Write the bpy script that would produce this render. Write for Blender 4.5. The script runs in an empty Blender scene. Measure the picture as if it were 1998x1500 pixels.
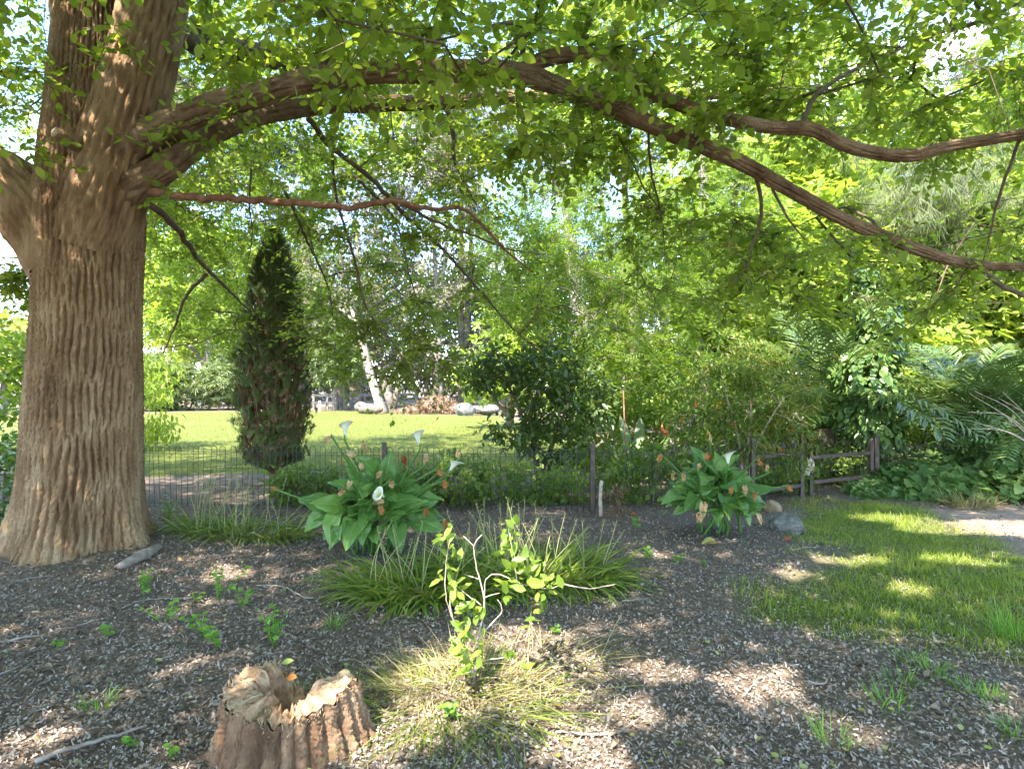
import bpy, math
import numpy as np
from mathutils import Matrix, Vector

# ------------------------------------------------------------------ camera, sky, sun, exposure
SC = bpy.context.scene
COL = SC.collection
F, H = 1190.0, 1.6                      # focal length in photo pixels, eye height (m)
R = math.radians
rng = np.random.default_rng(11)

cd = bpy.data.cameras.new('camera')
cd.sensor_width = 36.0
cd.lens = 36.0 * F / 1998.0
cd.clip_start, cd.clip_end = 0.05, 2000.0
cam = bpy.data.objects.new('camera', cd)
COL.objects.link(cam)
cam.location = (0, 0, H)
cam.rotation_euler = (R(90), 0, 0)
SC.camera = cam

SUN = np.array([-0.27, -0.50, 0.82]); SUN /= np.linalg.norm(SUN)     # towards the sun
SUN_EL = math.asin(SUN[2]); SUN_AZ = math.atan2(SUN[0], SUN[1])
W = bpy.data.worlds.new('World'); SC.world = W; W.use_nodes = True
nt = W.node_tree; nt.nodes.clear()
wo = nt.nodes.new('ShaderNodeOutputWorld'); bg = nt.nodes.new('ShaderNodeBackground')
sky = nt.nodes.new('ShaderNodeTexSky'); sky.sky_type = 'NISHITA'; sky.sun_disc = False
sky.sun_elevation = SUN_EL; sky.sun_rotation = SUN_AZ
sky.air_density = 1.0; sky.dust_density = 0.3; sky.ozone_density = 2.0
tc = nt.nodes.new('ShaderNodeTexCoord'); mp = nt.nodes.new('ShaderNodeMapping')
mp.inputs['Scale'].default_value = (1.0, 1.0, 2.6)
cn = nt.nodes.new('ShaderNodeTexNoise'); cn.inputs['Scale'].default_value = 3.1
cn.inputs['Detail'].default_value = 7; cn.inputs['Roughness'].default_value = 0.55
cr = nt.nodes.new('ShaderNodeValToRGB')
cr.color_ramp.elements[0].position = 0.53; cr.color_ramp.elements[1].position = 0.70
cm = nt.nodes.new('ShaderNodeMixRGB'); cm.inputs['Color2'].default_value = (4.6, 4.8, 5.1, 1)
nt.links.new(tc.outputs['Generated'], mp.inputs['Vector']); nt.links.new(mp.outputs[0], cn.inputs['Vector'])
nt.links.new(cn.outputs['Fac'], cr.inputs['Fac']); nt.links.new(cr.outputs['Color'], cm.inputs['Fac'])
tint = nt.nodes.new('ShaderNodeMixRGB'); tint.blend_type = 'MULTIPLY'; tint.inputs['Fac'].default_value = 1; tint.inputs['Color2'].default_value = (.84, .91, .98, 1)
nt.links.new(sky.outputs['Color'], tint.inputs['Color1']); nt.links.new(tint.outputs[0], cm.inputs['Color1']); nt.links.new(cm.outputs['Color'], bg.inputs['Color'])
nt.links.new(bg.outputs[0], wo.inputs['Surface'])
bg.inputs['Strength'].default_value = 0.15

sd = bpy.data.lights.new('sun', 'SUN'); sd.energy = 2.8; sd.angle = R(0.55); sd.color = (1.0, 0.93, 0.80)
so = bpy.data.objects.new('sun', sd); COL.objects.link(so)
so.location = (-10, -18, 40)
so.rotation_euler = Vector((-SUN).tolist()).to_track_quat('-Z', 'Y').to_euler()

SC.view_settings.view_transform = 'Standard'; SC.view_settings.look = 'None'
SC.view_settings.exposure = 3.15; SC.view_settings.gamma = 1.0
SC.view_settings.use_curve_mapping = False
cy = SC.cycles
cy.max_bounces = 6; cy.diffuse_bounces = 3; cy.glossy_bounces = 2; cy.transmission_bounces = 5
cy.transparent_max_bounces = 4; cy.caustics_reflective = False; cy.caustics_refractive = False
cy.use_denoising = True; cy.denoiser = 'OPENIMAGEDENOISE'
cy.sample_clamp_indirect = 6.0

# ------------------------------------------------------------------ helpers
def at(px, py, d):
    return np.array([(px - 999) / F * d, d, H + (750 - py) / F * d])

def gz(x, y):
    x = np.asarray(x, float); y = np.asarray(y, float)
    z = 0.016 * np.sin(x * 1.7 + 0.6 * y) * np.cos(y * 1.3 - 0.3 * x) + 0.010 * np.sin(3.9 * x + 1.1) * np.sin(4.3 * y)
    z = z + 0.007 * np.sin(9.1 * x + 2.0 * y) * np.sin(8.3 * y - 1.5 * x)
    z = z + 0.10 * np.exp(-((x + 4.1) ** 2 + (y - 5.85) ** 2) / 1.6)
    far = np.clip((y - 30) / 60.0, 0, 1)
    return z + 0.05 * np.sin(x * 0.21) * np.sin(y * 0.17) * np.clip((y - 9) / 10, 0, 1) + far * 0.0

def gnd(px, py):
    d = H * F / (py - 750.0)
    x = (px - 999) / F * d
    return np.array([x, d, float(gz(x, d))])

def pix(P):
    d = np.maximum(P[:, 1], 1e-3)
    return 999 + P[:, 0] / d * F, 750 - (P[:, 2] - H) / d * F

def unit(v):
    return v / np.maximum(np.linalg.norm(v, axis=-1, keepdims=True), 1e-9)

def mesh_np(name, V, faces, mats, smooth=True):
    """faces: list of int arrays (m,k); mats: one material"""
    me = bpy.data.meshes.new(name)
    V = np.asarray(V, np.float32)
    me.vertices.add(len(V)); me.vertices.foreach_set('co', V.ravel())
    idx = np.concatenate([np.asarray(f, np.int32).ravel() for f in faces])
    tot = np.concatenate([np.full(len(f), f.shape[1], np.int32) for f in faces])
    st = np.concatenate([[0], np.cumsum(tot)[:-1]]).astype(np.int32)
    me.loops.add(len(idx)); me.loops.foreach_set('vertex_index', idx)
    me.polygons.add(len(tot)); me.polygons.foreach_set('loop_start', st)
    me.polygons.foreach_set('use_smooth', np.full(len(tot), smooth, bool))
    me.materials.append(mats)
    me.update(calc_edges=True)
    return me

class MB:
    def __init__(s): s.V = []; s.f = []; s.n = 0
    def add(s, V, *faces):
        V = np.asarray(V, float)
        s.V.append(V)
        for f in faces:
            if len(f): s.f.append(np.asarray(f, np.int64) + s.n)
        s.n += len(V)
        return s
    def mesh(s, name, mat, off=(0, 0, 0), smooth=True):
        V = np.concatenate(s.V) - np.asarray(off, float)
        tri = [f for f in s.f if f.shape[1] == 3]; q = [f for f in s.f if f.shape[1] == 4]
        fs = []
        if tri: fs.append(np.concatenate(tri))
        if q: fs.append(np.concatenate(q))
        return mesh_np(name, V, fs, mat, smooth)

def put(name, me, parent=None, mat4=None, **props):
    o = bpy.data.objects.new(name, me); COL.objects.link(o)
    if parent is not None: o.parent = parent
    if mat4 is not None: o.matrix_local = mat4
    for k, v in props.items(): o[k] = v
    return o

class Thing:
    def __init__(s, name, label, cat, loc, group=None):
        s.loc = np.asarray(loc, float)
        s.o = bpy.data.objects.new(name, None); COL.objects.link(s.o)
        s.o.location = s.loc; s.o.empty_display_size = 0.1
        s.o['label'] = label; s.o['category'] = cat
        if group: s.o['group'] = group
    def part(s, name, mb, mat, parent=None, smooth=True, **props):
        return put(name, mb.mesh(name, mat, s.loc, smooth), parent or s.o, None, **props)
    def piece(s, name, me, P, Rm, S, parent=None, **props):
        M = Matrix.Identity(4)
        for i in range(3):
            for j in range(3): M[i][j] = float(Rm[i, j] * S)
            M[i][3] = float(P[i] - s.loc[i])
        o = put(name, me, parent or s.o, M, **props)
        return o

def single(name, label, cat, mb, mat, loc=(0, 0, 0), group=None, smooth=True, **props):
    o = put(name, mb.mesh(name, mat, loc, smooth), None, None, label=label, category=cat, **props)
    o.location = loc
    if group: o['group'] = group
    return o

def frames(P):
    """parallel-transport frames along polyline"""
    P = np.asarray(P, float); n = len(P)
    T = np.gradient(P, axis=0); T = unit(T)
    ref = np.array([0, 0, 1.0]) if abs(T[0, 2]) < 0.9 else np.array([1.0, 0, 0])
    X = np.zeros_like(P); x = unit(ref - T[0] * ref.dot(T[0]))
    for i in range(n):
        x = x - T[i] * x.dot(T[i]); x = x / max(np.linalg.norm(x), 1e-9); X[i] = x
    return T, X, np.cross(T, X)

def tube(P, r, k=6, closed_tip=True):
    P = np.asarray(P, float); n = len(P); r = np.broadcast_to(np.asarray(r, float), (n,))
    T, X, Y = frames(P)
    a = np.arange(k) * 2 * np.pi / k
    V = P[:, None] + r[:, None, None] * (np.cos(a)[None, :, None] * X[:, None] + np.sin(a)[None, :, None] * Y[:, None])
    V = V.reshape(-1, 3)
    i = np.arange(n - 1)[:, None] * k; j = np.arange(k)[None]; j2 = (j + 1) % k
    Q = np.stack([i + j, i + j2, i + k + j2, i + k + j], -1).reshape(-1, 4)
    Tt = np.zeros((0, 3), int)
    if closed_tip:
        V = np.vstack([V, P[-1] + T[-1] * r[-1] * 0.4, P[0] - T[0] * r[0] * 0.4])
        e = (n - 1) * k; jj = np.arange(k)
        Tt = np.concatenate([np.stack([e + jj, e + (jj + 1) % k, np.full(k, n * k)], -1),
                             np.stack([(jj + 1) % k, jj, np.full(k, n * k + 1)], -1)])
    return V, Q, Tt

def smooth_line(P, r=None, step=0.08):
    """Catmull-Rom resample; returns points (and radii)"""
    P = np.asarray(P, float); n = len(P)
    E = np.vstack([2 * P[0] - P[1], P, 2 * P[-1] - P[-2]])
    rr = None if r is None else np.interp(np.linspace(0, 1, n), np.linspace(0, 1, len(r)), r)
    out = []; ro = []
    for i in range(n - 1):
        L = np.linalg.norm(P[i + 1] - P[i]); m = max(2, int(L / step))
        t = np.arange(m)[:, None] / m
        a, b, c, d = E[i], E[i + 1], E[i + 2], E[i + 3]
        out.append(0.5 * (2 * b + (c - a) * t + (2 * a - 5 * b + 4 * c - d) * t ** 2 + (3 * b - a - 3 * c + d) * t ** 3))
        if rr is not None: ro.append(rr[i] + (rr[i + 1] - rr[i]) * t[:, 0])
    out.append(P[-1:])
    if rr is not None:
        ro.append(rr[-1:]); return np.concatenate(out), np.concatenate(ro)
    return np.concatenate(out)

def prisms(A, B, ra, rb):
    """many thin three-sided twigs from A to B"""
    n = len(A); T = unit(B - A)
    ref = np.where(np.abs(T[:, 2:3]) < 0.9, np.array([[0, 0, 1.0]]), np.array([[1.0, 0, 0]]))
    X = unit(np.cross(T, ref)); Y = np.cross(T, X)
    V = []
    for (P, r) in ((A, ra), (B, rb)):
        r = np.broadcast_to(np.asarray(r, float), (n,))[:, None]
        for k in range(3):
            a = 2 * np.pi * k / 3
            V.append(P + r * (math.cos(a) * X + math.sin(a) * Y))
    V = np.stack(V, 1).reshape(-1, 3)
    q = np.array([[0, 1, 4, 3], [1, 2, 5, 4], [2, 0, 3, 5]])
    Q = (np.arange(n)[:, None, None] * 6 + q[None]).reshape(-1, 4)
    return V, Q

def basis(Y, N):
    Y = unit(Y); Z = unit(N - Y * np.sum(N * Y, -1, keepdims=True)); X = np.cross(Y, Z)
    return np.stack([X, Y, Z], -1)           # columns

def inst(T, P, Y, N, S, wid=None):
    TV, TF = T
    B = basis(Y, N); n = len(P)
    S = np.broadcast_to(np.asarray(S, float), (n,))
    L = np.broadcast_to(TV[None], (n,) + TV.shape) * S[:, None, None]
    if wid is not None:
        L = L.copy(); L[:, :, 0] *= np.asarray(wid)[:, None]
    V = np.einsum('nij,nkj->nki', B, L) + P[:, None]
    Fc = (np.arange(n)[:, None, None] * len(TV) + TF[None]).reshape(-1, TF.shape[1])
    return V.reshape(-1, 3), Fc

def rnd(n): return unit(rng.normal(size=(n, 3)))
A_ = lambda *a: np.array(a, float)

# leaf templates: base at origin, tip along +Y, face along +Z
T_ELM = (A_([0, 0, 0], [0, .52, -.05], [.03, 1, -.04], [-.2, .13, .03], [-.36, .42, .06], [-.25, .76, .02], [.22, .17, .03], [.35, .48, .05], [.22, .8, .02]),
         np.array([[0, 1, 3], [3, 1, 4], [4, 1, 5], [5, 1, 2], [0, 6, 1], [6, 7, 1], [7, 8, 1], [8, 2, 1]]))
T_QUAD = (A_([0, 0, 0], [.31, .45, .06], [0, 1, 0], [-.31, .45, .06]), np.array([[0, 1, 2], [0, 2, 3]]))
T_OVAL = (A_([0, 0, 0], [.17, .3, .04], [.16, .65, .04], [0, 1, -.06], [-.16, .65, .04], [-.17, .3, .04], [0, .5, -.02]),
          np.array([[0, 1, 6], [1, 2, 6], [2, 3, 6], [3, 4, 6], [4, 5, 6], [5, 0, 6]]))
T_NARR = (A_([0, 0, 0], [.09, .45, .03], [0, 1, -.05], [-.09, .45, .03]), np.array([[0, 1, 2], [0, 2, 3]]))
def _ivy():
    o = [(0, 0), (.28, -.12), (.5, .18), (.33, .38), (.3, .62), (0, 1), (-.3, .62), (-.33, .38), (-.5, .18), (-.28, -.12)]
    V = [[0, .3, -.05]] + [[x, y, .05 * abs(x) * 2 - .06 * (y > .8)] for x, y in o]
    n = len(o)
    return np.array(V), np.array([[0, 1 + i, 1 + (i + 1) % n] for i in range(n)])
T_IVY = _ivy()
def _pinn(k=6, lw=.16, ll=.3):
    V = []; Fc = []
    for i in range(k + 1):
        t = .12 + .8 * i / k
        for s in ((-1, 1) if i < k else (0,)):
            dx, dy = (s * .9, .45) if s else (0, 1)
            m = math.hypot(dx, dy); dx /= m; dy /= m
            l = ll * (1 - .35 * abs(t - .45)); w = lw * .5
            z0 = -.12 * t * t; b = len(V)
            V += [[0, t, z0], [dx * l * .5 - dy * w * .5, t + dy * l * .5 + dx * w * .5, z0 - .01], [dx * l, t + dy * l, z0 - .06],
                  [dx * l * .5 + dy * w * .5, t + dy * l * .5 - dx * w * .5, z0 - .01]]
            Fc += [[b, b + 1, b + 2], [b, b + 2, b + 3]]
    return np.array(V), np.array(Fc)
T_PINN = _pinn()
def _spray(k, w, spread, down):
    V = []; Fc = []
    r = np.random.default_rng(k)
    for i in range(k):
        a = (i / (k - 1) - .5) * spread if k > 1 else 0
        b = len(V); l = r.uniform(.7, 1); z = r.uniform(-.25, .25)
        y0 = .35 * i / k
        dx, dy = math.sin(a), math.cos(a)
        V += [[0, y0, 0], [dx * l * .5 + dy * w, y0 + dy * l * .5 - dx * w, z * .5], [dx * l, y0 + dy * l, z - down], [dx * l * .5 - dy * w, y0 + dy * l * .5 + dx * w, z * .5]]
        Fc += [[b, b + 1, b + 2], [b, b + 2, b + 3]]
    return np.array(V), np.array(Fc)
T_EUC = _spray(5, .07, 2.2, .2)
T_CYP = _spray(6, .07, 1.5, 0)
T_BROAD = _spray(4, .2, 2.6, .1)
T_NEED = _spray(4, .012, .7, .0)

# ------------------------------------------------------------------ materials
def nodes(name):
    m = bpy.data.materials.new(name); m.use_nodes = True
    t = m.node_tree; t.nodes.clear()
    o = t.nodes.new('ShaderNodeOutputMaterial')
    return m, t, o
def N(t, kind, **inp):
    n = t.nodes.new('ShaderNode' + kind)
    for k, v in inp.items():
        k2 = k.replace('_', ' ')
        if k2 in n.inputs: n.inputs[k2].default_value = v
        else: setattr(n, k, v)
    return n
def ramp(t, stops):
    r = t.nodes.new('ShaderNodeValToRGB'); e = r.color_ramp.elements
    while len(e) < len(stops): e.new(0.5)
    for i, (p, c) in enumerate(stops):
        e[i].position = p; e[i].color = (*c, 1)
    return r
def leaf_mat(name, cols, trans=0.42, rough=0.5, tboost=1.5, spec=0.35, big=0.25, scale=0.6):
    m, t, o = nodes(name)
    g = N(t, 'NewGeometry'); oi = N(t, 'ObjectInfo')
    ad = N(t, 'Math', operation='ADD'); fr = N(t, 'Math', operation='FRACT')
    t.links.new(g.outputs['Random Per Island'], ad.inputs[0]); t.links.new(oi.outputs['Random'], ad.inputs[1])
    t.links.new(ad.outputs[0], fr.inputs[0])
    nz = N(t, 'TexNoise', Scale=scale, Detail=2.0); t.links.new(g.outputs['Position'], nz.inputs['Vector'])
    mx = N(t, 'MapRange'); mx.inputs['From Min'].default_value = .3; mx.inputs['From Max'].default_value = .7
    t.links.new(nz.outputs['Fac'], mx.inputs['Value'])
    mm = N(t, 'Mix'); mm.data_type = 'FLOAT'; mm.inputs[0].default_value = big
    t.links.new(fr.outputs[0], mm.inputs[2]); t.links.new(mx.outputs[0], mm.inputs[3])
    k = len(cols)
    r = ramp(t, [(.08 + .84 * i / max(k - 1, 1), c) for i, c in enumerate(cols)])
    t.links.new(mm.outputs[0], r.inputs['Fac'])
    p = N(t, 'BsdfPrincipled', Roughness=rough)
    p.inputs['Specular IOR Level'].default_value = spec
    t.links.new(r.outputs['Color'], p.inputs['Base Color'])
    tr = N(t, 'BsdfTranslucent')
    mu = N(t, 'MixRGB', blend_type='MULTIPLY'); mu.inputs['Fac'].default_value = 1
    mu.inputs['Color2'].default_value = (1.33 * tboost, 1.30 * tboost, .62 * tboost, 1)
    t.links.new(r.outputs['Color'], mu.inputs['Color1']); t.links.new(mu.outputs[0], tr.inputs['Color'])
    ms = N(t, 'MixShader'); ms.inputs[0].default_value = trans
    t.links.new(p.outputs[0], ms.inputs[1]); t.links.new(tr.outputs[0], ms.inputs[2])
    t.links.new(ms.outputs[0], o.inputs['Surface'])
    return m
def arum_mat():
    m, t, o = nodes('arum_leaf')
    tx = N(t, 'TexCoord'); sp_ = N(t, 'SeparateXYZ'); t.links.new(tx.outputs['Object'], sp_.inputs[0])
    ab = N(t, 'Math', operation='ABSOLUTE'); t.links.new(sp_.outputs[0], ab.inputs[0])
    a1 = N(t, 'Math', operation='MULTIPLY_ADD'); a1.inputs[1].default_value = -1.1; t.links.new(ab.outputs[0], a1.inputs[0]); t.links.new(sp_.outputs[1], a1.inputs[2])
    a2 = N(t, 'Math', operation='MULTIPLY'); a2.inputs[1].default_value = 62; t.links.new(a1.outputs[0], a2.inputs[0])
    a3 = N(t, 'Math', operation='SINE'); t.links.new(a2.outputs[0], a3.inputs[0])
    a4 = N(t, 'MapRange'); a4.inputs['From Min'].default_value = .75; a4.inputs['From Max'].default_value = 1; a4.inputs['To Max'].default_value = .12; t.links.new(a3.outputs[0], a4.inputs['Value'])
    a5 = N(t, 'MapRange'); a5.inputs['From Min'].default_value = .016; a5.inputs['From Max'].default_value = .006; t.links.new(ab.outputs[0], a5.inputs['Value'])
    mxx = N(t, 'Math', operation='MAXIMUM'); t.links.new(a4.outputs[0], mxx.inputs[0]); t.links.new(a5.outputs[0], mxx.inputs[1])
    oi = N(t, 'ObjectInfo'); nz = N(t, 'TexNoise', Scale=7.0, Detail=3.0); t.links.new(tx.outputs['Object'], nz.inputs['Vector'])
    mm = N(t, 'Mix'); mm.data_type = 'FLOAT'; mm.inputs[0].default_value = .4; t.links.new(oi.outputs['Random'], mm.inputs[2]); t.links.new(nz.outputs['Fac'], mm.inputs[3])
    r = ramp(t, [(.15, (.075, .165, .035)), (.5, (.105, .21, .045)), (.85, (.16, .27, .06))]); t.links.new(mm.outputs[0], r.inputs['Fac'])
    mc = N(t, 'MixRGB'); mc.inputs['Color2'].default_value = (.22, .34, .10, 1); t.links.new(mxx.outputs[0], mc.inputs['Fac']); t.links.new(r.outputs[0], mc.inputs['Color1'])
    p = N(t, 'BsdfPrincipled', Roughness=.36); p.inputs['Specular IOR Level'].default_value = .45; t.links.new(mc.outputs[0], p.inputs['Base Color'])
    b = N(t, 'Bump', Strength=.18, Distance=.02); t.links.new(a3.outputs[0], b.inputs['Height']); t.links.new(b.outputs[0], p.inputs['Normal'])
    tr = N(t, 'BsdfTranslucent'); mu = N(t, 'MixRGB', blend_type='MULTIPLY'); mu.inputs['Fac'].default_value = 1; mu.inputs['Color2'].default_value = (1.5, 1.6, .7, 1)
    t.links.new(mc.outputs[0], mu.inputs['Color1']); t.links.new(mu.outputs[0], tr.inputs['Color'])
    ms = N(t, 'MixShader'); ms.inputs[0].default_value = .25; t.links.new(p.outputs[0], ms.inputs[1]); t.links.new(tr.outputs[0], ms.inputs[2]); t.links.new(ms.outputs[0], o.inputs['Surface'])
    return m
def rough_mat(name, cols, scale=6.0, stretch=(1, 1, 1), bump=0.4, bscale=40.0, rough=0.85, bdist=0.01, island=0.0, spec=.2):
    m, t, o = nodes(name)
    tcx = N(t, 'NewGeometry'); mpn = N(t, 'Mapping'); mpn.inputs['Scale'].default_value = stretch
    t.links.new(tcx.outputs['Position'], mpn.inputs['Vector'])
    nz = N(t, 'TexNoise', Scale=scale, Detail=6.0, Roughness=.62); t.links.new(mpn.outputs[0], nz.inputs['Vector'])
    src = nz.outputs['Fac']
    if island:
        oi = N(t, 'ObjectInfo')
        ad = N(t, 'Math', operation='ADD'); fr = N(t, 'Math', operation='FRACT')
        t.links.new(tcx.outputs['Random Per Island'], ad.inputs[0]); t.links.new(oi.outputs['Random'], ad.inputs[1])
        t.links.new(ad.outputs[0], fr.inputs[0])
        mm = N(t, 'Mix'); mm.data_type = 'FLOAT'; mm.inputs[0].default_value = island
        t.links.new(nz.outputs['Fac'], mm.inputs[2]); t.links.new(fr.outputs[0], mm.inputs[3]); src = mm.outputs[0]
    k = len(cols); lo, hi = (.3, .7) if not island else (.08, .92)
    r = ramp(t, [(lo + (hi - lo) * i / max(k - 1, 1), c) for i, c in enumerate(cols)])
    t.links.new(src, r.inputs['Fac'])
    p = N(t, 'BsdfPrincipled', Roughness=rough); p.inputs['Specular IOR Level'].default_value = spec
    t.links.new(r.outputs['Color'], p.inputs['Base Color'])
    if bump:
        b = N(t, 'Bump', Strength=bump, Distance=bdist); n2 = N(t, 'TexNoise', Scale=bscale, Detail=5.0)
        t.links.new(mpn.outputs[0], n2.inputs['Vector']); t.links.new(n2.outputs['Fac'], b.inputs['Height'])
        t.links.new(b.outputs[0], p.inputs['Normal'])
    t.links.new(p.outputs[0], o.inputs['Surface'])
    return m

M = {}
M['elm_leaf'] = leaf_mat('elm_leaf', [(.115, .17, .026), (.155, .215, .033), (.20, .26, .042), (.255, .305, .06)], trans=.52, tboost=1.55, rough=.45)
M['elm_bark'] = rough_mat('elm_bark', [(.13, .072, .037), (.215, .128, .070), (.295, .19, .11), (.36, .25, .155)], scale=5.5, stretch=(1, 1, .35), bump=1.0, bscale=60, bdist=.014)
M['shaded_limb_bark'] = rough_mat('shaded_limb_bark', [(.10, .060, .034), (.17, .108, .065), (.24, .16, .10), (.30, .215, .14)], scale=5.5, bump=1.0, bscale=60, bdist=.014)  # darker copy of the elm bark, shade on the limbs put into the colour
M['branch_bark'] = rough_mat('branch_bark', [(.07, .05, .037), (.13, .093, .068), (.19, .145, .11)], scale=9, bump=.6, bscale=60, bdist=.006)
M['dead_branch'] = rough_mat('dead_branch', [(.14, .06, .035), (.22, .11, .07), (.30, .18, .12)], scale=12, bump=.5, bscale=60, bdist=.004)
M['fence_metal'] = rough_mat('fence_metal', [(.045, .032, .028), (.075, .05, .042), (.12, .08, .066)], scale=14, bump=.15, bscale=90, rough=.55, bdist=.002, spec=.4)
M['wire'] = rough_mat('wire', [(.03, .03, .028), (.055, .052, .048), (.10, .095, .085)], scale=20, bump=0, rough=.5, spec=.5)
M['arum_leaf'] = arum_mat()
M['arum_stalk'] = leaf_mat('arum_stalk', [(.07, .16, .035), (.10, .20, .045)], trans=.12, rough=.4)
M['spathe'] = leaf_mat('spathe', [(.72, .72, .62), (.82, .82, .76)], trans=.3, rough=.4, tboost=.62)
M['withered'] = leaf_mat('withered', [(.36, .20, .09), (.48, .32, .18), (.56, .44, .30)], trans=.3, rough=.7, tboost=.9, spec=.1, big=.6, scale=30)
M['rust_petal'] = leaf_mat('rust_petal', [(.22, .075, .025), (.34, .13, .04), (.42, .2, .08)], trans=.3, rough=.7, tboost=.9, spec=.1)
M['spadix'] = rough_mat('spadix', [(.65, .42, .05), (.75, .55, .1)], scale=60, bump=.4, bscale=300, bdist=.002)
M['strap_leaf'] = leaf_mat('strap_leaf', [(.10, .17, .025), (.14, .22, .032), (.21, .27, .05), (.32, .31, .09)], trans=.35, rough=.38, tboost=1.2)
M['seed_stalk'] = leaf_mat('seed_stalk', [(.2, .24, .08), (.30, .30, .12), (.38, .33, .17)], trans=.15, rough=.6)
M['lime_leaf'] = leaf_mat('lime_leaf', [(.12, .20, .03), (.18, .26, .04), (.25, .32, .06)], trans=.42, rough=.4, tboost=1.3)
M['pale_twig'] = rough_mat('pale_twig', [(.30, .22, .18), (.45, .35, .29), (.55, .45, .38)], scale=25, bump=.3, bscale=120, bdist=.002)
M['dry_grass'] = leaf_mat('dry_grass', [(.16, .16, .055), (.27, .235, .105), (.38, .315, .175), (.46, .37, .225)], trans=.25, rough=.6, tboost=1.0)
M['grass'] = leaf_mat('grass', [(.13, .20, .025), (.185, .255, .034), (.25, .305, .05), (.33, .34, .09)], trans=.42, rough=.5, tboost=1.25, big=.45, scale=1.6)
M['far_grass'] = leaf_mat('far_grass', [(.125, .16, .028), (.18, .20, .045), (.24, .245, .08)], trans=.4, rough=.55, tboost=1.2, big=.5, scale=.5)
M['weed'] = leaf_mat('weed', [(.09, .22, .03), (.15, .30, .04), (.22, .36, .06)], trans=.42, rough=.45, tboost=1.3)
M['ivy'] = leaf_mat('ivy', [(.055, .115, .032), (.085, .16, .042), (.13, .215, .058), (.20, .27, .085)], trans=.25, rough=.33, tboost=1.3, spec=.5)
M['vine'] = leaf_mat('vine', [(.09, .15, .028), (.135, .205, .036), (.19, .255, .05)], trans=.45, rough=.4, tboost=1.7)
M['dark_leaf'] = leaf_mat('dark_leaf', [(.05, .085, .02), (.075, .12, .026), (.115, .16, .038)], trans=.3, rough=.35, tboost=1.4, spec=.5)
M['pome_leaf'] = leaf_mat('pome_leaf', [(.055, .12, .02), (.10, .18, .028), (.17, .22, .04), (.24, .17, .05)], trans=.42, rough=.45, tboost=1.3)
M['feather_leaf'] = leaf_mat('feather_leaf', [(.10, .17, .025), (.15, .22, .035), (.20, .27, .05)], trans=.5, rough=.5, tboost=1.5)
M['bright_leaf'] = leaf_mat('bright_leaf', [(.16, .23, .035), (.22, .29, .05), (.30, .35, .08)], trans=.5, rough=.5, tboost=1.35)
M['euc_leaf'] = leaf_mat('euc_leaf', [(.11, .115, .062), (.155, .155, .09), (.21, .20, .125), (.27, .245, .17)], trans=.28, rough=.55, tboost=.8, big=.4, scale=.25)
M['pale_bush'] = leaf_mat('pale_bush', [(.105, .145, .05), (.155, .20, .078), (.215, .26, .12)], trans=.35, rough=.5, tboost=1.1)
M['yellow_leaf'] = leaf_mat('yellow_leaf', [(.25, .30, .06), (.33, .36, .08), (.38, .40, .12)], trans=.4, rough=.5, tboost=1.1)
M['cypress_leaf'] = leaf_mat('cypress_leaf', [(.05, .072, .022), (.075, .105, .028), (.105, .135, .038)], trans=.15, rough=.6, tboost=1.2, big=.5, scale=3)
M['cypress_dead'] = leaf_mat('cypress_dead', [(.13, .08, .045), (.2, .125, .075), (.27, .185, .12)], trans=.1, rough=.8, tboost=.8)
M['palm_leaf'] = leaf_mat('palm_leaf', [(.075, .125, .035), (.11, .165, .05), (.16, .205, .075)], trans=.25, rough=.33, tboost=1.3, spec=.55)
M['needle'] = leaf_mat('needle', [(.09, .12, .045), (.13, .16, .06), (.17, .19, .08)], trans=.2, rough=.6, tboost=1.0)
M['orange'] = leaf_mat('orange', [(.65, .10, .02), (.75, .16, .03)], trans=.3, rough=.5, tboost=.9)
M['gum_bark'] = rough_mat('gum_bark', [(.17, .13, .09), (.25, .205, .155), (.33, .29, .24)], scale=1.6, stretch=(1, 1, .3), bump=.3, bscale=14, bdist=.02, rough=.7)
M['rough_bark'] = rough_mat('rough_bark', [(.10, .075, .06), (.17, .135, .112), (.25, .205, .175)], scale=3, stretch=(1, 1, .3), bump=.6, bscale=20, bdist=.03)
M['grey_bark'] = rough_mat('grey_bark', [(.18, .15, .125), (.26, .225, .19), (.34, .30, .26)], scale=6, bump=.5, bscale=40, bdist=.01)
M['weathered'] = rough_mat('weathered', [(.13, .12, .11), (.195, .185, .172), (.26, .25, .235)], scale=4, stretch=(.3, .3, 3), bump=.3, bscale=30, bdist=.01)
M['white_paint'] = rough_mat('white_paint', [(.72, .73, .75), (.80, .80, .81)], scale=5, bump=.1, bscale=30, rough=.5)
M['rock'] = rough_mat('rock', [(.09, .085, .075), (.18, .172, .16), (.30, .29, .275)], scale=14, bump=1.0, bscale=45, bdist=.03)
M['boulder'] = rough_mat('boulder', [(.12, .115, .108), (.19, .182, .175), (.26, .25, .24)], scale=3, bump=.5, bscale=10, bdist=.05)
M['stick'] = rough_mat('stick', [(.16, .12, .10), (.26, .215, .185), (.36, .31, .28)], scale=20, bump=.5, bscale=90, bdist=.003)
M['litter'] = rough_mat('litter', [(.11, .08, .062), (.215, .16, .126), (.28, .217, .178), (.32, .26, .222), (.35, .30, .27), (.39, .345, .325)], scale=1.1, bump=0, rough=.8, island=.72)
M['dead_leaf'] = leaf_mat('dead_leaf', [(.10, .066, .045), (.17, .12, .085), (.235, .18, .14), (.29, .245, .21)], trans=.1, rough=.7, tboost=.8, spec=.15)
M['fallen_leaf'] = leaf_mat('fallen_leaf', [(.36, .36, .10), (.42, .40, .16), (.30, .36, .09), (.40, .22, .07)], trans=.2, rough=.6, tboost=.9)
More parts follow.
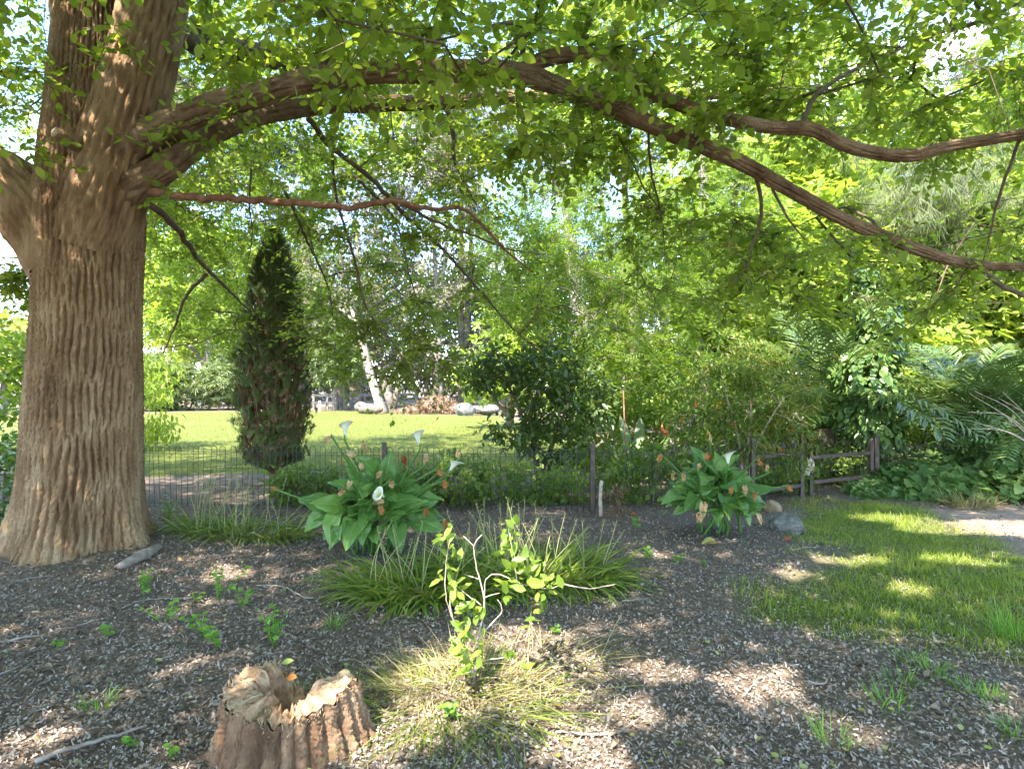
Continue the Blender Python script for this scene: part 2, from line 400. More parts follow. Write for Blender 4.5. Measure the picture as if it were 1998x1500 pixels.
M['brush'] = leaf_mat('brush', [(.2, .11, .065), (.29, .18, .115), (.38, .26, .18)], trans=.1, rough=.8, tboost=.8)
M['cloth'] = rough_mat('cloth', [(.42, .37, .30), (.55, .5, .43)], scale=14, bump=.3, bscale=80)
M['cut_wood'] = rough_mat('cut_wood', [(.38, .27, .17), (.52, .40, .28)], scale=30, bump=.2, bscale=90, bdist=.003)

# ------------------------------------------------------------------ ground
LAWN = np.array([gnd(*p)[:2] for p in [(1545, 985), (1640, 978), (1780, 985), (1900, 1040), (2080, 1105), (2300, 1180), (2280, 1300), (2080, 1290), (1900, 1262), (1750, 1246), (1600, 1246), (1480, 1215), (1430, 1180), (1520, 1130), (1600, 1072), (1570, 1030)]])
def in_poly(x, y, P):
    r = np.zeros(len(x), bool); j = len(P) - 1
    for i in range(len(P)):
        a, b = P[i], P[j]
        c = ((a[1] > y) != (b[1] > y)) & (x < (b[0] - a[0]) * (y - a[1]) / (b[1] - a[1] + 1e-12) + a[0])
        r ^= c; j = i
    return r
def poly_dist(x, y, P):
    d = np.full(len(x), 1e9)
    for i in range(len(P)):
        a = P[i]; b = P[(i + 1) % len(P)]; ab = b - a
        t = np.clip(((x - a[0]) * ab[0] + (y - a[1]) * ab[1]) / (ab @ ab), 0, 1)
        d = np.minimum(d, np.hypot(x - a[0] - t * ab[0], y - a[1] - t * ab[1]))
    return np.where(in_poly(x, y, P), d, -d)
def wob(x, y):
    return np.sin(2.3 * x + 1.7 * np.sin(1.9 * y)) * .5 + .5 * np.sin(3.1 * y + 1.3 * np.sin(2.7 * x + 1)) + .35 * np.sin(7.1 * x + 2 * y) * np.sin(6.3 * y)
def far_lawn(x, y):      # signed: positive inside the lawn behind the fence
    e = 11.0 + .25 * np.sin(x * 1.3) + .15 * np.sin(x * 3.1) + np.clip(-x - 6.3, 0, 3) * .9
    right = np.interp(y, [10, 14, 20, 30, 36], [3.2, 2.6, 1.5, -.6, -2.0])
    back = np.interp(x, [-40, -22, -16, -12, -9, -6, -2], [29, 32, 37, 39, 36, 34, 31])
    return np.minimum(np.minimum(y - e, right - x), back - y)

def axis(lo, hi, step, far, g=1.25):
    a = list(np.arange(lo, hi + 1e-6, step)); s = step
    b = []; v = lo
    while v > -far: s *= g; v -= s; b.append(v)
    s = step; c = []; v = hi
    while v < far: s *= g; v += s; c.append(v)
    return np.array(b[::-1] + a + c)
gx = axis(-8, 8, .1, 600); gy = axis(0.5, 12, .1, 600)
GX, GY = np.meshgrid(gx, gy)
GZ = gz(GX, GY)
nx, ny = len(gx), len(gy)
ii = (np.arange(ny - 1)[:, None] * nx + np.arange(nx - 1)[None]).ravel()
Gq = np.stack([ii, ii + 1, ii + nx + 1, ii + nx], -1)
m, t, o = nodes('ground')
g = N(t, 'NewGeometry')
at1 = N(t, 'Attribute', attribute_name='cover')
sep = N(t, 'SeparateColor'); t.links.new(at1.outputs['Color'], sep.inputs[0])
n1 = N(t, 'TexNoise', Scale=28.0, Detail=8.0, Roughness=.75); t.links.new(g.outputs['Position'], n1.inputs['Vector'])
n2 = N(t, 'TexNoise', Scale=1.4, Detail=3.0); t.links.new(g.outputs['Position'], n2.inputs['Vector'])
mulch = ramp(t, [(.25, (.06, .044, .034)), (.42, (.12, .089, .068)), (.55, (.19, .143, .113)), (.75, (.31, .25, .21))])
t.links.new(n1.outputs['Fac'], mulch.inputs['Fac'])
lawn = ramp(t, [(.3, (.085, .09, .027)), (.5, (.115, .135, .03)), (.7, (.16, .175, .052))]); t.links.new(n1.outputs['Fac'], lawn.inputs['Fac'])
dirt = ramp(t, [(.3, (.22, .15, .10)), (.5, (.32, .23, .17)), (.7, (.42, .33, .26))]); t.links.new(n1.outputs['Fac'], dirt.inputs['Fac'])
ma = N(t, 'MixRGB'); t.links.new(sep.outputs[0], ma.inputs['Fac']); t.links.new(mulch.outputs[0], ma.inputs['Color1']); t.links.new(lawn.outputs[0], ma.inputs['Color2'])
mb_ = N(t, 'MixRGB'); t.links.new(sep.outputs[1], mb_.inputs['Fac']); t.links.new(ma.outputs[0], mb_.inputs['Color1']); t.links.new(dirt.outputs[0], mb_.inputs['Color2'])
p = N(t, 'BsdfPrincipled', Roughness=.9); p.inputs['Specular IOR Level'].default_value = .15
t.links.new(mb_.outputs[0], p.inputs['Base Color'])
b = N(t, 'Bump', Strength=.8, Distance=.03); t.links.new(n1.outputs['Fac'], b.inputs['Height']); t.links.new(b.outputs[0], p.inputs['Normal'])
t.links.new(p.outputs[0], o.inputs['Surface']); M['ground'] = m
gm = mesh_np('ground', np.stack([GX, GY, GZ], -1).reshape(-1, 3), [Gq], M['ground'])
fx, fy = GX.ravel(), GY.ravel()
la = np.maximum(np.clip(.5 + (poly_dist(fx, fy, LAWN) + .18 * wob(fx, fy)) / .4, 0, 1) * .75, np.clip(.5 + (far_lawn(fx, fy)) / .5, 0, 1))
PATH = np.array([gnd(*p)[:2] for p in [(1790, 988), (1900, 985), (2200, 1010), (2500, 1060), (2300, 1150), (2000, 1075), (1900, 1030)]])
pa = np.clip(.5 + (poly_dist(fx, fy, PATH) + .12 * wob(fx * 1.5, fy * 1.5)) / .5, 0, 1)
pa = np.maximum(pa, np.clip((fy - 41) / 3, 0, 1) * np.clip((-12 - fx) / 3, 0, 1) * np.clip((60 - fy) / 3, 0, 1))
ca = gm.color_attributes.new('cover', 'FLOAT_COLOR', 'POINT')
ca.data.foreach_set('color', np.stack([la, pa, 0 * la, 1 + 0 * la], -1).astype(np.float32).ravel())
put('ground', gm, kind='structure', label='dark mulch ground with lawn patches and a dirt path', category='ground')

# ------------------------------------------------------------------ the elm
def worley(u, v, cu, cv, per, seed):
    """stretched cell pattern: returns distance to cell edge (0 in the furrows)"""
    nu = max(3, int(round(per / cu))); cu = per / nu
    a = u / cu; b = v / cv
    ia = np.floor(a).astype(int); ib = np.floor(b).astype(int)
    f1 = np.full(u.shape, 9.0); f2 = np.full(u.shape, 9.0)
    for da in (-1, 0, 1):
        for db in (-1, 0, 1):
            ca_ = ia + da; cb_ = ib + db
            h = ((ca_ % nu) * 73856093 ^ (cb_ + 5000) * 19349663 ^ seed * 83492791) & 0x7fffffff
            jx = (h % 1009) / 1009.0; jy = ((h // 1009) % 1013) / 1013.0
            d = np.hypot(ca_ + jx - a, cb_ + jy - b)
            m1 = d < f1
            f2 = np.where(m1, f1, np.minimum(f2, d)); f1 = np.where(m1, d, f1)
    return f2 - f1

def bark_tube(P, r, k, cu, cv, depth, seed, flare=None):
    """tube with furrowed bark modelled as real relief"""
    P = np.asarray(P, float); r = np.asarray(r, float); n = len(P)
    T, X, Y = frames(P)
    s = np.concatenate([[0], np.cumsum(np.linalg.norm(np.diff(P, axis=0), axis=1))])
    th = np.arange(k) * 2 * np.pi / k
    TH, S = np.meshgrid(th, s)
    RR = np.repeat(r[:, None], k, 1)
    per = 2 * np.pi * float(np.median(r))
    U = TH / (2 * np.pi) * per; Vv = S
    kk = max(3, round(per / cu))                          # ridges round the stem; two leaning sets interlace
    w1 = .9 * np.sin(S / cv * 2.1 + 1.7 * np.sin(TH * 4 + seed)) + .6 * np.sin(S / cv * 4.7 + TH * 7) + .4 * np.sin(S / cv * 9.1 - TH * 11 + seed)
    w2 = .9 * np.sin(S / cv * 1.8 + 1.9 * np.sin(TH * 3 - seed)) + .6 * np.sin(S / cv * 5.3 - TH * 6) + .4 * np.sin(S / cv * 8.3 + TH * 13 + seed)
    r1 = np.abs(np.cos(TH * kk / 2.0 * 1.0 + S / cv * 1.35 + .55 * w1)) if kk % 2 == 0 else np.abs(np.cos(TH * (kk + 1) / 2.0 + S / cv * 1.35 + .55 * w1))
    k2 = kk if kk % 2 == 0 else kk + 1
    r2 = np.abs(np.cos(TH * k2 / 2.0 - S / cv * 1.15 + .55 * w2))
    e2 = worley(U + cu * .25 * np.sin(S * 23 + 3 * np.sin(TH * 5)), Vv + .02 * np.sin(TH * 40), cu * .7, max(.045, cv * .13), per, seed + 7)
    hgt = np.maximum(r1 ** 2.4, .9 * r2 ** 2.4)
    hgt = np.clip((hgt - .16) / .5, 0, 1) ** .8 - .7 + .36 * np.clip(e2 / .38, 0, 1) ** .7 + .10 * rng.uniform(-1, 1, TH.shape)
    RR = RR + depth * hgt + np.repeat(r[:, None], k, 1) * (.03 * np.sin(TH * 2 + S * 1.3 + seed) * np.sin(S * 2.1) + (.07 if r.mean() < .2 else .0) * np.sin(TH + S * 3.1 + seed) * np.sin(S * 5.3 + 2 * TH) + (.06 if r.mean() < .2 else 0) * np.sin(S * 11 + seed) * np.sin(S * 4.1))
    if flare is not None: RR = RR + flare(TH, S)
    V = P[:, None] + RR[..., None] * (np.cos(TH)[..., None] * X[:, None] + np.sin(TH)[..., None] * Y[:, None])
    i = np.arange(n - 1)[:, None] * k; j = np.arange(k)[None]; j2 = (j + 1) % k
    Q = np.stack([i + j, i + j2, i + k + j2, i + k + j], -1).reshape(-1, 4)
    return V.reshape(-1, 3), Q

EB = np.array([-4.10, 5.85, 0.0])
elm = Thing('elm_tree', 'huge old elm with furrowed brown trunk and wide spreading leafy limbs', 'tree', EB)
tp = np.array([[-4.16, 5.85, -.15], [-4.12, 5.85, .6], [-4.09, 5.85, 1.5], [-4.06, 5.85, 2.4], [-4.05, 5.85, 3.2], [-4.05, 5.87, 4.0], [-4.04, 5.9, 5.0], [-4.0, 6.0, 6.5], [-3.9, 6.1, 8.5], [-3.8, 6.2, 11.]])
tl, tr_ = smooth_line(tp, np.array([.50, .49, .452, .425, .43, .37, .28, .25, .2, .10]), .016)
keep = np.concatenate([np.where(tl[:, 2] < 5.6)[0], np.where(tl[:, 2] >= 5.6)[0][::6]])
tl, tr_ = tl[keep], np.interp(tl[keep][:, 2], tp[:, 2], [.50, .49, .452, .425, .43, .37, .28, .25, .2, .10])
def root_flare(TH, S):
    z = np.maximum(S - .15, 0)
    lob = .5 + .5 * np.cos(5 * TH + .8 + .5 * np.sin(2 * TH))
    return np.exp(-z / .26) * (.10 + .20 * lob) - .035 * np.exp(-z / .9) * (1 - lob) * 1.2
mbx = MB().add(*bark_tube(tl, tr_, 430, .054, .42, .05, 3, root_flare))
elm.part('trunk', mbx, M['elm_bark'])

SK = []          # skeleton nodes for the crown: (point, radius)
def limb(name, pts, rad, k=40, depth=.012, cu=.05, cv=.2, seed=1, mat='elm_bark', bark=True, step=.05, label=None):
    P, r = smooth_line(np.array(pts), np.array(rad), step)
    if bark: V = bark_tube(P, r, k, cu, cv, depth, seed)
    else:
        P = P + .25 * r[:, None] * rng.normal(size=P.shape)
        V = tube(P, r, k)
    o = elm.part(name, MB().add(*V), M[mat])
    if label: o['label'] = label
    for i in range(0, len(P), max(1, int(.25 / step))): SK.append((P[i], r[i]))
    return o
def pxs(L): return [at(*p) for p in L]
limb('limb', [[-4.0, 5.75, 2.9], [-3.78, 5.72, 3.5], [-3.52, 5.68, 4.3], [-3.33, 5.66, 5.1], [-3.1, 5.6, 6.2], [-2.7, 5.3, 8], [-2.2, 5, 10.5]], [.34, .33, .29, .265, .24, .18, .08], k=160, depth=.03, cu=.05, cv=.36, seed=5, step=.026)
limb('limb', [[-4.25, 6.2, 3.0], [-4.55, 6.3, 3.9], [-4.66, 6.4, 4.8], [-4.8, 6.6, 6.5], [-5.2, 7.0, 9]], [.26, .19, .165, .15, .08], k=90, depth=.022, cu=.05, cv=.3, seed=6, step=.03)
limb('limb', [[-4.2, 5.8, 2.75], [-4.55, 5.75, 3.25], [-4.85, 5.7, 3.58], [-5.3, 5.6, 3.9], [-6.2, 5.4, 4.4], [-7.6, 5.0, 5.2], [-9.4, 4.8, 6.0]], [.36, .28, .235, .21, .18, .13, .06], k=130, depth=.026, cu=.05, cv=.3, seed=8, step=.025)
big = [(215, 330, 5.75), (300, 262, 5.6), (360, 232, 5.5), (430, 205, 5.45), (520, 180, 5.4), (600, 157, 5.35), (720, 142, 5.3), (870, 140, 5.2), (1000, 143, 5.1), (1080, 166, 5.05), (1200, 213, 5.0), (1300, 256, 4.95), (1440, 315, 4.9), (1530, 365, 4.85), (1620, 415, 4.85), (1720, 460, 4.8), (1830, 500, 4.8), (1915, 518, 4.8), (2010, 522, 4.75), (2200, 540, 4.7)]
limb('limb', pxs(big), [.185, .135, .118, .105, .098, .092, .087, .083, .08, .066, .06, .054, .049, .045, .041, .037, .033, .029, .022, .012], mat='shaded_limb_bark', k=80, depth=.018, cu=.04, cv=.3, seed=9, step=.025)
limb('limb', pxs([(1005, 150, 5.1), (1045, 122, 5.06), (1100, 108, 5.0), (1180, 112, 4.95), (1230, 145, 4.9), (1290, 190, 4.85), (1400, 228, 4.75), (1500, 248, 4.65), (1580, 252, 4.6), (1640, 280, 4.55), (1700, 297, 4.5), (1780, 303, 4.5), (1850, 286, 4.45), (2000, 262, 4.35), (2150, 240, 4.3)]),
     [.06, .057, .054, .052, .05, .045, .041, .041, .043, .041, .039, .037, .034, .029, .018], mat='shaded_limb_bark', k=60, depth=.014, cu=.036, cv=.26, seed=10, step=.025)
limb('limb', pxs([(225, 380, 5.75), (290, 345, 5.65), (340, 312, 5.7), (400, 268, 5.85), (470, 238, 6.0), (560, 215, 6.2), (680, 204, 6.4), (850, 200, 6.7), (1000, 190, 7.0), (1180, 192, 7.2), (1350, 190, 7.5), (1600, 170, 8)]),
     [.21, .14, .11, .094, .087, .082, .077, .069, .06, .05, .04, .022], mat='shaded_limb_bark', k=80, depth=.018, cu=.042, cv=.3, seed=12, step=.025)
limb('branch', pxs([(290, 372, 5.65), (330, 380, 5.6), (420, 388, 5.6), (520, 392, 5.6), (640, 402, 5.6), (700, 405, 5.62), (760, 392, 5.65), (840, 408, 5.8), (905, 408, 6.0), (950, 450, 6.2), (1000, 500, 6.4), (1040, 530, 6.6)]),
     [.05, .034, .032, .03, .028, .027, .026, .02, .018, .015, .012, .006], k=10, mat='dead_branch', bark=False, label='bare reddish dead branch reaching out level from the trunk')
HANG = [
    [(600, 232, 6.2), (650, 290, 6.5), (720, 345, 6.8), (790, 420, 7.2), (860, 482, 7.6), (930, 560, 8.0), (1000, 640, 8.4), (1060, 690, 8.6)],
    [(648, 265, 6.5), (655, 380, 6.9), (690, 500, 7.3), (715, 600, 7.6), (760, 660, 7.9), (800, 720, 8.0)],
    [(780, 395, 5.9), (850, 432, 6.3), (930, 462, 6.6), (1000, 488, 7.0), (1080, 497, 7.4)],
    [(292, 400, 5.7), (340, 438, 6.1), (390, 510, 6.8), (440, 560, 7.4), (482, 602, 8.0)],
    [(405, 535, 7.0), (365, 575, 7.3), (340, 640, 7.7), (318, 690, 8.0)],
    [(490, 330, 6.1), (487, 400, 6.3), (492, 460, 6.4), (480, 530, 6.6)],
    [(870, 205, 6.7), (885, 260, 6.8), (884, 300, 6.9), (900, 345, 7.0), (930, 400, 7.2)],
    [(884, 300, 6.9), (870, 330, 6.7), (860, 350, 6.6)],
    [(1475, 345, 4.95), (1485, 420, 5.1), (1462, 500, 5.3), (1455, 570, 5.5)],
    [(1505, 365, 4.9), (1540, 430, 5.0), (1572, 468, 5.1)],
    [(1990, 270, 4.4), (1950, 380, 4.6), (1935, 440, 4.7), (1918, 512, 4.8)],
    [(1915, 520, 4.8), (1960, 560, 4.75), (2010, 582, 4.7), (2100, 620, 4.6)],
    [(1265, 245, 5.0), (1270, 330, 5.4), (1290, 420, 5.9), (1300, 520, 6.3)],
    [(560, 380, 6.5), (600, 470, 7.4), (640, 560, 8.4), (650, 620, 9.0)],
    [(700, 350, 7.0), (770, 430, 7.7), (800, 540, 8.3), (830, 640, 8.6)],
    [(1715, 460, 4.85), (1700, 430, 5.2), (1640, 405, 5.8), (1560, 440, 6.4)],
    [(620, 150, 5.35), (640, 105, 5.3), (655, 60, 5.1), (690, 10, 4.8)],
    [(1560, 250, 4.65), (1600, 180, 4.9), (1700, 120, 5.3), (1850, 60, 5.8)],
    [(1020, 110, 5.0), (1010, 50, 4.8), (950, 55, 4.6), (850, 80, 4.5)],
]
HR = [.03, .018, .017, .034, .022, .010, .03, .016, .017, .012, .012, .024, .012, .018, .017, .016, .032, .022, .024]
for L, r0 in zip(HANG, HR):
    limb('branch', pxs(L), [r0, r0 * .85, r0 * .6, r0 * .3], k=8, mat='branch_bark', bark=False, step=.06)
# limbs of the crown over and behind the camera
for pts, r0 in [([[-3.95, 5.8, 6.0], [-3.6, 3.8, 6.5], [-3.5, 1.2, 6.8], [-3.3, -1.8, 7], [-3.0, -4.5, 7]], .16),
                ([[-3.2, 5.6, 5.8], [-1.5, 4.4, 6.4], [.8, 2.6, 6.6], [3.0, .8, 6.9], [5, -1, 6.8]], .15),
                ([[-3.9, 6.2, 5.2], [-2.6, 8.2, 5.8], [-1.2, 10.4, 6.0], [0, 12.5, 5.6]], .14),
                ([[-4.1, 5.8, 6.4], [-5.6, 3.4, 6.9], [-6.8, .4, 7.2], [-7.6, -2.4, 7.2]], .14),
                ([[-4.4, 6.4, 4.6], [-5.6, 8.8, 5.4], [-6.6, 11.4, 5.6]], .13),
                ([[-3.6, 5.9, 6.0], [-1.4, 6.6, 7.4], [1.4, 6.8, 8.4], [4.4, 6.4, 8.6], [6.6, 6, 8]], .14)]:
    limb('limb', pts, [r0, r0 * .8, r0 * .55, r0 * .3], k=12, mat='branch_bark', bark=False, step=.1)
for i in range(0, len(tl), 12):
    if tl[i, 2] > 3.6: SK.append((tl[i], .2))

# sun flecks: gaps in the crown that let the sun through to these spots (px, py, rx, ry in metres, target height)
FLECK = [(1075, 1247, .10, .10, 0), (1105, 1300, .17, .13, 0), (1060, 1368, .16, .13, 0), (1130, 1450, .13, .13, 0), (1240, 1385, .08, .08, 0), (1290, 1310, .10, .08, 0),
         (1480, 1335, .13, .12, 0), (905, 1340, .34, .25, .02), (915, 1320, .22, .14, .45), (925, 1320, .2, .14, .8), (560, 1400, .12, .10, .25), (660, 1470, .07, .1, .15), (800, 1425, .1, .08, 0),
         (55, 1462, .13, .1, 0), (450, 1120, .14, .12, 0), (1740, 1012, .45, .22, 0), (1850, 1030, .55, .25, 0), (1940, 1030, .6, .35, 0), (1880, 1092, .35, .12, 0), (1780, 1150, .07, .06, 0),
         (1540, 1118, .07, .06, 0), (1640, 1095, .15, .08, 0), (1700, 1090, .1, .06, 0), (30, 350, .3, .3, 3.5), (1060, 1130, .2, .12, .2)]
FP = np.array([(*gnd(f[0], f[1])[:2], f[2], f[3], f[4]) if f[4] < 3 else (-5.0, 5.65, .22, .2, 3.8) for f in FLECK])
def shaded(P, grow=.04):
    keep = np.ones(len(P), bool)
    q = P - SUN * ((P[:, 2:3] - 1.6) / SUN[2])              # thin crown towards the thicket, where the sun breaks through
    reg = (q[:, 0] > 1.0) & (q[:, 0] < 11) & (q[:, 1] > 8.6) & (q[:, 1] < 16)
    nz_ = np.sin(q[:, 0] * 2.6 + 1.3 * np.sin(q[:, 1] * 1.9)) * np.sin(q[:, 1] * 2.9 + 1.1 * np.sin(q[:, 0] * 2.1))
    keep &= ~(reg & (nz_ > -.15) & ((P[:, 2] > 4.6) | (P[:, 1] > 6.5)))
    for x, y, a, b, h in FP:
        q = P - SUN * ((P[:, 2:3] - h) / SUN[2])
        keep &= ((q[:, 0] - x) / (a + grow)) ** 2 + ((q[:, 1] - y) / (b + grow)) ** 2 > 1
    return keep
FLB = lambda P: np.sin(P[:, 0] * 1.9 + 1) * np.sin(P[:, 1] * 2.2) * np.sin(P[:, 2] * 2.4 + 2)

def grow(SKp, pts, seg=.32, sag=.03):
    """join crown points to the skeleton, nearest first; returns nodes, parents, ends, first new index"""
    SKp = np.array(SKp); n0 = len(SKp)
    cap = n0 + len(pts) * 24
    Nn = np.zeros((cap, 3)); Nn[:n0] = SKp; par = np.full(cap, -1); n = n0
    d0 = np.array([np.min(np.linalg.norm(SKp - p, axis=1)) for p in pts])
    ends = np.zeros(len(pts), int); dirs = np.zeros((len(pts), 3))
    for i in np.argsort(d0):
        p = pts[i]
        dd = np.linalg.norm(Nn[:n] - p, axis=1) + np.maximum(0, Nn[:n, 2] - p[2]) * .05
        j = int(np.argmin(dd)); a = Nn[j]; L = np.linalg.norm(p - a); m = int(np.clip(L / seg, 1, 22))
        prev = j
        off = rng.normal(size=3) * L * .10
        for q in range(1, m + 1):
            tt = q / m
            Nn[n] = a + (p - a) * tt + off * math.sin(math.pi * tt) + np.array([0, 0, L * .10 * math.sin(math.pi * tt)]) + (rng.normal(size=3) * .02 if q < m else 0)
            par[n] = prev; prev = n; n += 1
        ends[i] = prev
        dirs[i] = Nn[prev] - a
    return Nn[:n], par[:n], ends, dirs, n0

def branch_mesh(Nn, par, n0, r_tip=.0042, power=.47, rmax=.06, kmax=6):
    n = len(Nn); cnt = np.zeros(n); haschild = np.zeros(n, bool)
    haschild[par[par >= 0]] = True
    cnt[~haschild] = 1; cnt[:n0] = 0
    for i in range(n - 1, n0 - 1, -1):
        if par[i] >= 0: cnt[par[i]] += cnt[i]
    rad = np.minimum(r_tip * np.maximum(cnt, 1) ** power, rmax)
    main = np.full(n, -1)
    for i in range(n0, n):
        p_ = par[i]
        if p_ >= n0 and (main[p_] < 0 or cnt[i] > cnt[main[p_]]): main[p_] = i
    mb = MB()
    for i in range(n0, n):
        p_ = par[i]
        if p_ < n0 or main[p_] != i:
            ch = [p_, i]
            while main[ch[-1]] >= 0: ch.append(main[ch[-1]])
            P = Nn[ch]; r = rad[ch].copy(); r[0] = r[1]
            mb.add(*tube(P, r, 3 if r[1] < .008 else (5 if r[1] < .03 else kmax), False)[:2])
    return mb

def sprays(C, D, ntw, nlf, L, size, droop=.3, flat=.5):
    """leafy twigs at crown points; returns leaves (P, Y, N, S) and twigs (A, B)"""
    n = len(C)
    D = unit(D + np.array([0, 0, -.1]))
    tw = unit(D[:, None] * .7 + rng.normal(size=(n, ntw, 3)) * np.array([1, 1, flat]) + np.array([0, 0, -droop]))
    base = C[:, None] - D[:, None] * rng.uniform(0, .5, (n, ntw, 1)) * L
    Ls = L * rng.uniform(.6, 1.25, (n, ntw, 1))
    end = base + tw * Ls
    s = (np.arange(nlf) + .6) / nlf
    s = s[None, None, :, None] + rng.uniform(-.04, .04, (n, ntw, nlf, 1))
    P = base[:, :, None] + tw[:, :, None] * (Ls[:, :, None] * s) + np.array([0, 0, -1]) * (droop * .35 * Ls[:, :, None] * s * s)
    side = unit(np.cross(tw, np.array([0, 0, 1.0]) + .3 * rng.normal(size=(n, ntw, 3))))
    sg = np.where(np.arange(nlf) % 2 == 0, 1.0, -1.0)[None, None, :, None]
    Y = tw[:, :, None] * .55 + side[:, :, None] * sg * .75 + rng.normal(size=P.shape) * .28 + np.array([0, 0, -.28])
    Nn_ = np.array([0, 0, 1.0]) + rng.normal(size=P.shape) * .42
    S = size * rng.uniform(.65, 1.2, P.shape[:3])
    return P.reshape(-1, 3), Y.reshape(-1, 3), Nn_.reshape(-1, 3), S.ravel(), base.reshape(-1, 3), end.reshape(-1, 3)

# crown points
def crown_points(n, layer):
    out = []
    while len(out) < n:
        a = rng.uniform(0, 2 * np.pi); r = 11.5 * math.sqrt(rng.uniform(0, 1))
        x = EB[0] + 2.2 + r * math.cos(a) * 1.15; y = EB[1] - 1.2 + r * math.sin(a)
        rr = math.hypot((x - EB[0] - 2.2) / 13.0, (y - EB[1] + 1.2) / 11.5)
        top = 4.4 + 9.0 * math.sqrt(max(0, 1 - rr * rr)); low = 3.45 + .4 * math.sin(x * .9) * math.sin(y * .8) - .5 * max(0, rr - .75) * 4
        if y > 5.2 and x > -.6 and rng.uniform() < (.9 if layer else (.5 if y > 6.5 else .0)): continue
        if y > 9.5 and x > -1.5: continue
        if layer and y > 8 and rng.uniform() < .6: continue
        if layer == 0: z = low + rng.uniform(0, 1) ** 1.3 * 2.3
        else:
            if top < low + 2.2: continue
            z = low + 2.2 + (top - low - 2.2) * rng.uniform(0, 1) ** .8
        if y > .3:
            px, py = 999 + x / y * F, 750 - (z - H) / y * F
            if -250 < px < 2250 and py > -150:
                if y < 3.3: continue
                if py > np.interp(px, [0, 120, 290, 450, 620, 900, 1150, 1300, 1600, 2000], [300, 180, 440, 400, 330, 290, 290, 270, 300, 420]): continue
                if 40 < px < 430 and y < 6.4 and py > -60: continue
        out.append((x, y, z))
    return np.array(out)
CA = crown_points(2300, 0)
CB = crown_points(1900, 1)
gs = np.array([(x_, y_) for x_ in np.arange(-5.5, 6.2, .42) for y_ in np.arange(1.8, 7.4, .42)]) + rng.normal(size=(28 * 14, 2)) * .12  # extra unseen crown sprays, added up the sun rays to shade the foreground
zs = rng.uniform(6.3, 9.6, len(gs))
CB = np.concatenate([CB, np.column_stack([gs, 0 * zs]) + SUN[None] * (zs / SUN[2])[:, None]])
def drape(n, x0, x1, y0, y1, d0, d1, pw=1.0):
    u = rng.uniform(0, 1, (n, 3))
    return np.array([at(x0 + (x1 - x0) * a, y0 + (y1 - y0) * b ** pw, d0 + (d1 - d0) * c) for a, b, c in u])
CC = np.concatenate([drape(70, 290, 480, 380, 660, 8.5, 11.5), drape(26, 560, 640, 340, 690, 8.5, 10.5), drape(40, 290, 640, 300, 450, 7.5, 10),
                     drape(62, 640, 935, 480, 745, 7.9, 9.0), drape(22, 640, 900, 330, 480, 6.8, 8.0), drape(16, 880, 1000, 240, 430, 6.4, 8),
                     drape(17, 1205, 1345, 280, 590, 5.6, 6.9), drape(10, 1420, 1500, 380, 590, 5.2, 6.4), drape(26, 1500, 2000, 420, 620, 4.9, 6.2),
                     drape(26, 1000, 1250, 200, 340, 5.4, 7.5), drape(10, 10, 60, 520, 570, 6.2, 6.8), drape(70, 290, 640, 430, 640, 11, 14),
                     drape(70, 1300, 2080, -120, 260, 4.3, 7.5), drape(40, 400, 1300, -120, 110, 4.0, 7.0), drape(130, 280, 1250, -100, 320, 7.0, 11.0), drape(60, 1200, 2050, -100, 200, 6.5, 10), drape(44, 1000, 1400, 400, 630, 7.6, 9.6), drape(40, 1380, 2000, 400, 600, 6.2, 8.5), drape(50, -80, 300, -120, 240, 6.8, 9.5), drape(70, 1450, 2080, -60, 300, 5.2, 9.0)])
def fb_ok(P): return np.concatenate([np.zeros(0, bool), FLB(P) > -.55])
CA = CA[fb_ok(CA)]
pts = np.concatenate([CA, CC, CB])
Nn, par, ends, dirs, n0 = grow([s[0] for s in SK], pts)
elm.part('twigs', branch_mesh(Nn, par, n0), M['branch_bark'], kind='stuff')
nA = len(CA) + len(CC)
dirs = unit(dirs)
la_ = sprays(pts[:nA], dirs[:nA], 8, 10, .52, .082)
lb_ = sprays(pts[nA:], dirs[nA:], 7, 9, .8, .155)
# sprigs on the trunk itself
sp = np.array([at(75, 275, 5.1), at(60, 300, 5.05), at(170, 100, 5.15), at(220, 45, 5.15), at(235, 85, 5.2), at(345, 250, 5.2), at(410, 270, 5.4), at(300, 290, 5.1), at(340, 375, 5.3), at(90, 110, 5.3), at(105, 150, 5.2)])
ls_ = sprays(sp, np.tile([.5, -.4, .1], (len(sp), 1)) + rng.normal(size=(len(sp), 3)) * .4, 3, 7, .34, .085)
P = np.concatenate([la_[0], ls_[0]]); Y = np.concatenate([la_[1], ls_[1]]); Nr = np.concatenate([la_[2], ls_[2]]); S = np.concatenate([la_[3], ls_[3]])
k1 = shaded(P, .07); P, Y, Nr, S = P[k1], Y[k1], Nr[k1], S[k1]
px, py = pix(P)
ok = ~((P[:, 1] > 0) & (P[:, 1] < 2.7) & (py > -60)); P, Y, Nr, S, px, py = P[ok], Y[ok], Nr[ok], S[ok], px[ok], py[ok]
vis = (P[:, 1] > 2) & (px > 0) & (px < 1998) & (py > 0) & (py < 900)
order = np.where(vis)[0][np.argsort(-(S / P[:, 1])[vis])]
top300 = order[:300]
rest = np.ones(len(P), bool); rest[top300] = False
near = rest & (P[:, 1] > 1.5) & (P[:, 1] < 5.7) & (np.abs(px - 999) < 1100) & (py > -120)
mbx = MB().add(*inst(T_ELM, P[near], Y[near], Nr[near], S[near]))
fr_ = rest & ~near
mbx.add(*inst(T_QUAD, P[fr_], Y[fr_], Nr[fr_], S[fr_]))
k2 = shaded(lb_[0], .13)
mbx.add(*inst(T_QUAD, lb_[0][k2], lb_[1][k2], lb_[2][k2], lb_[3][k2]))
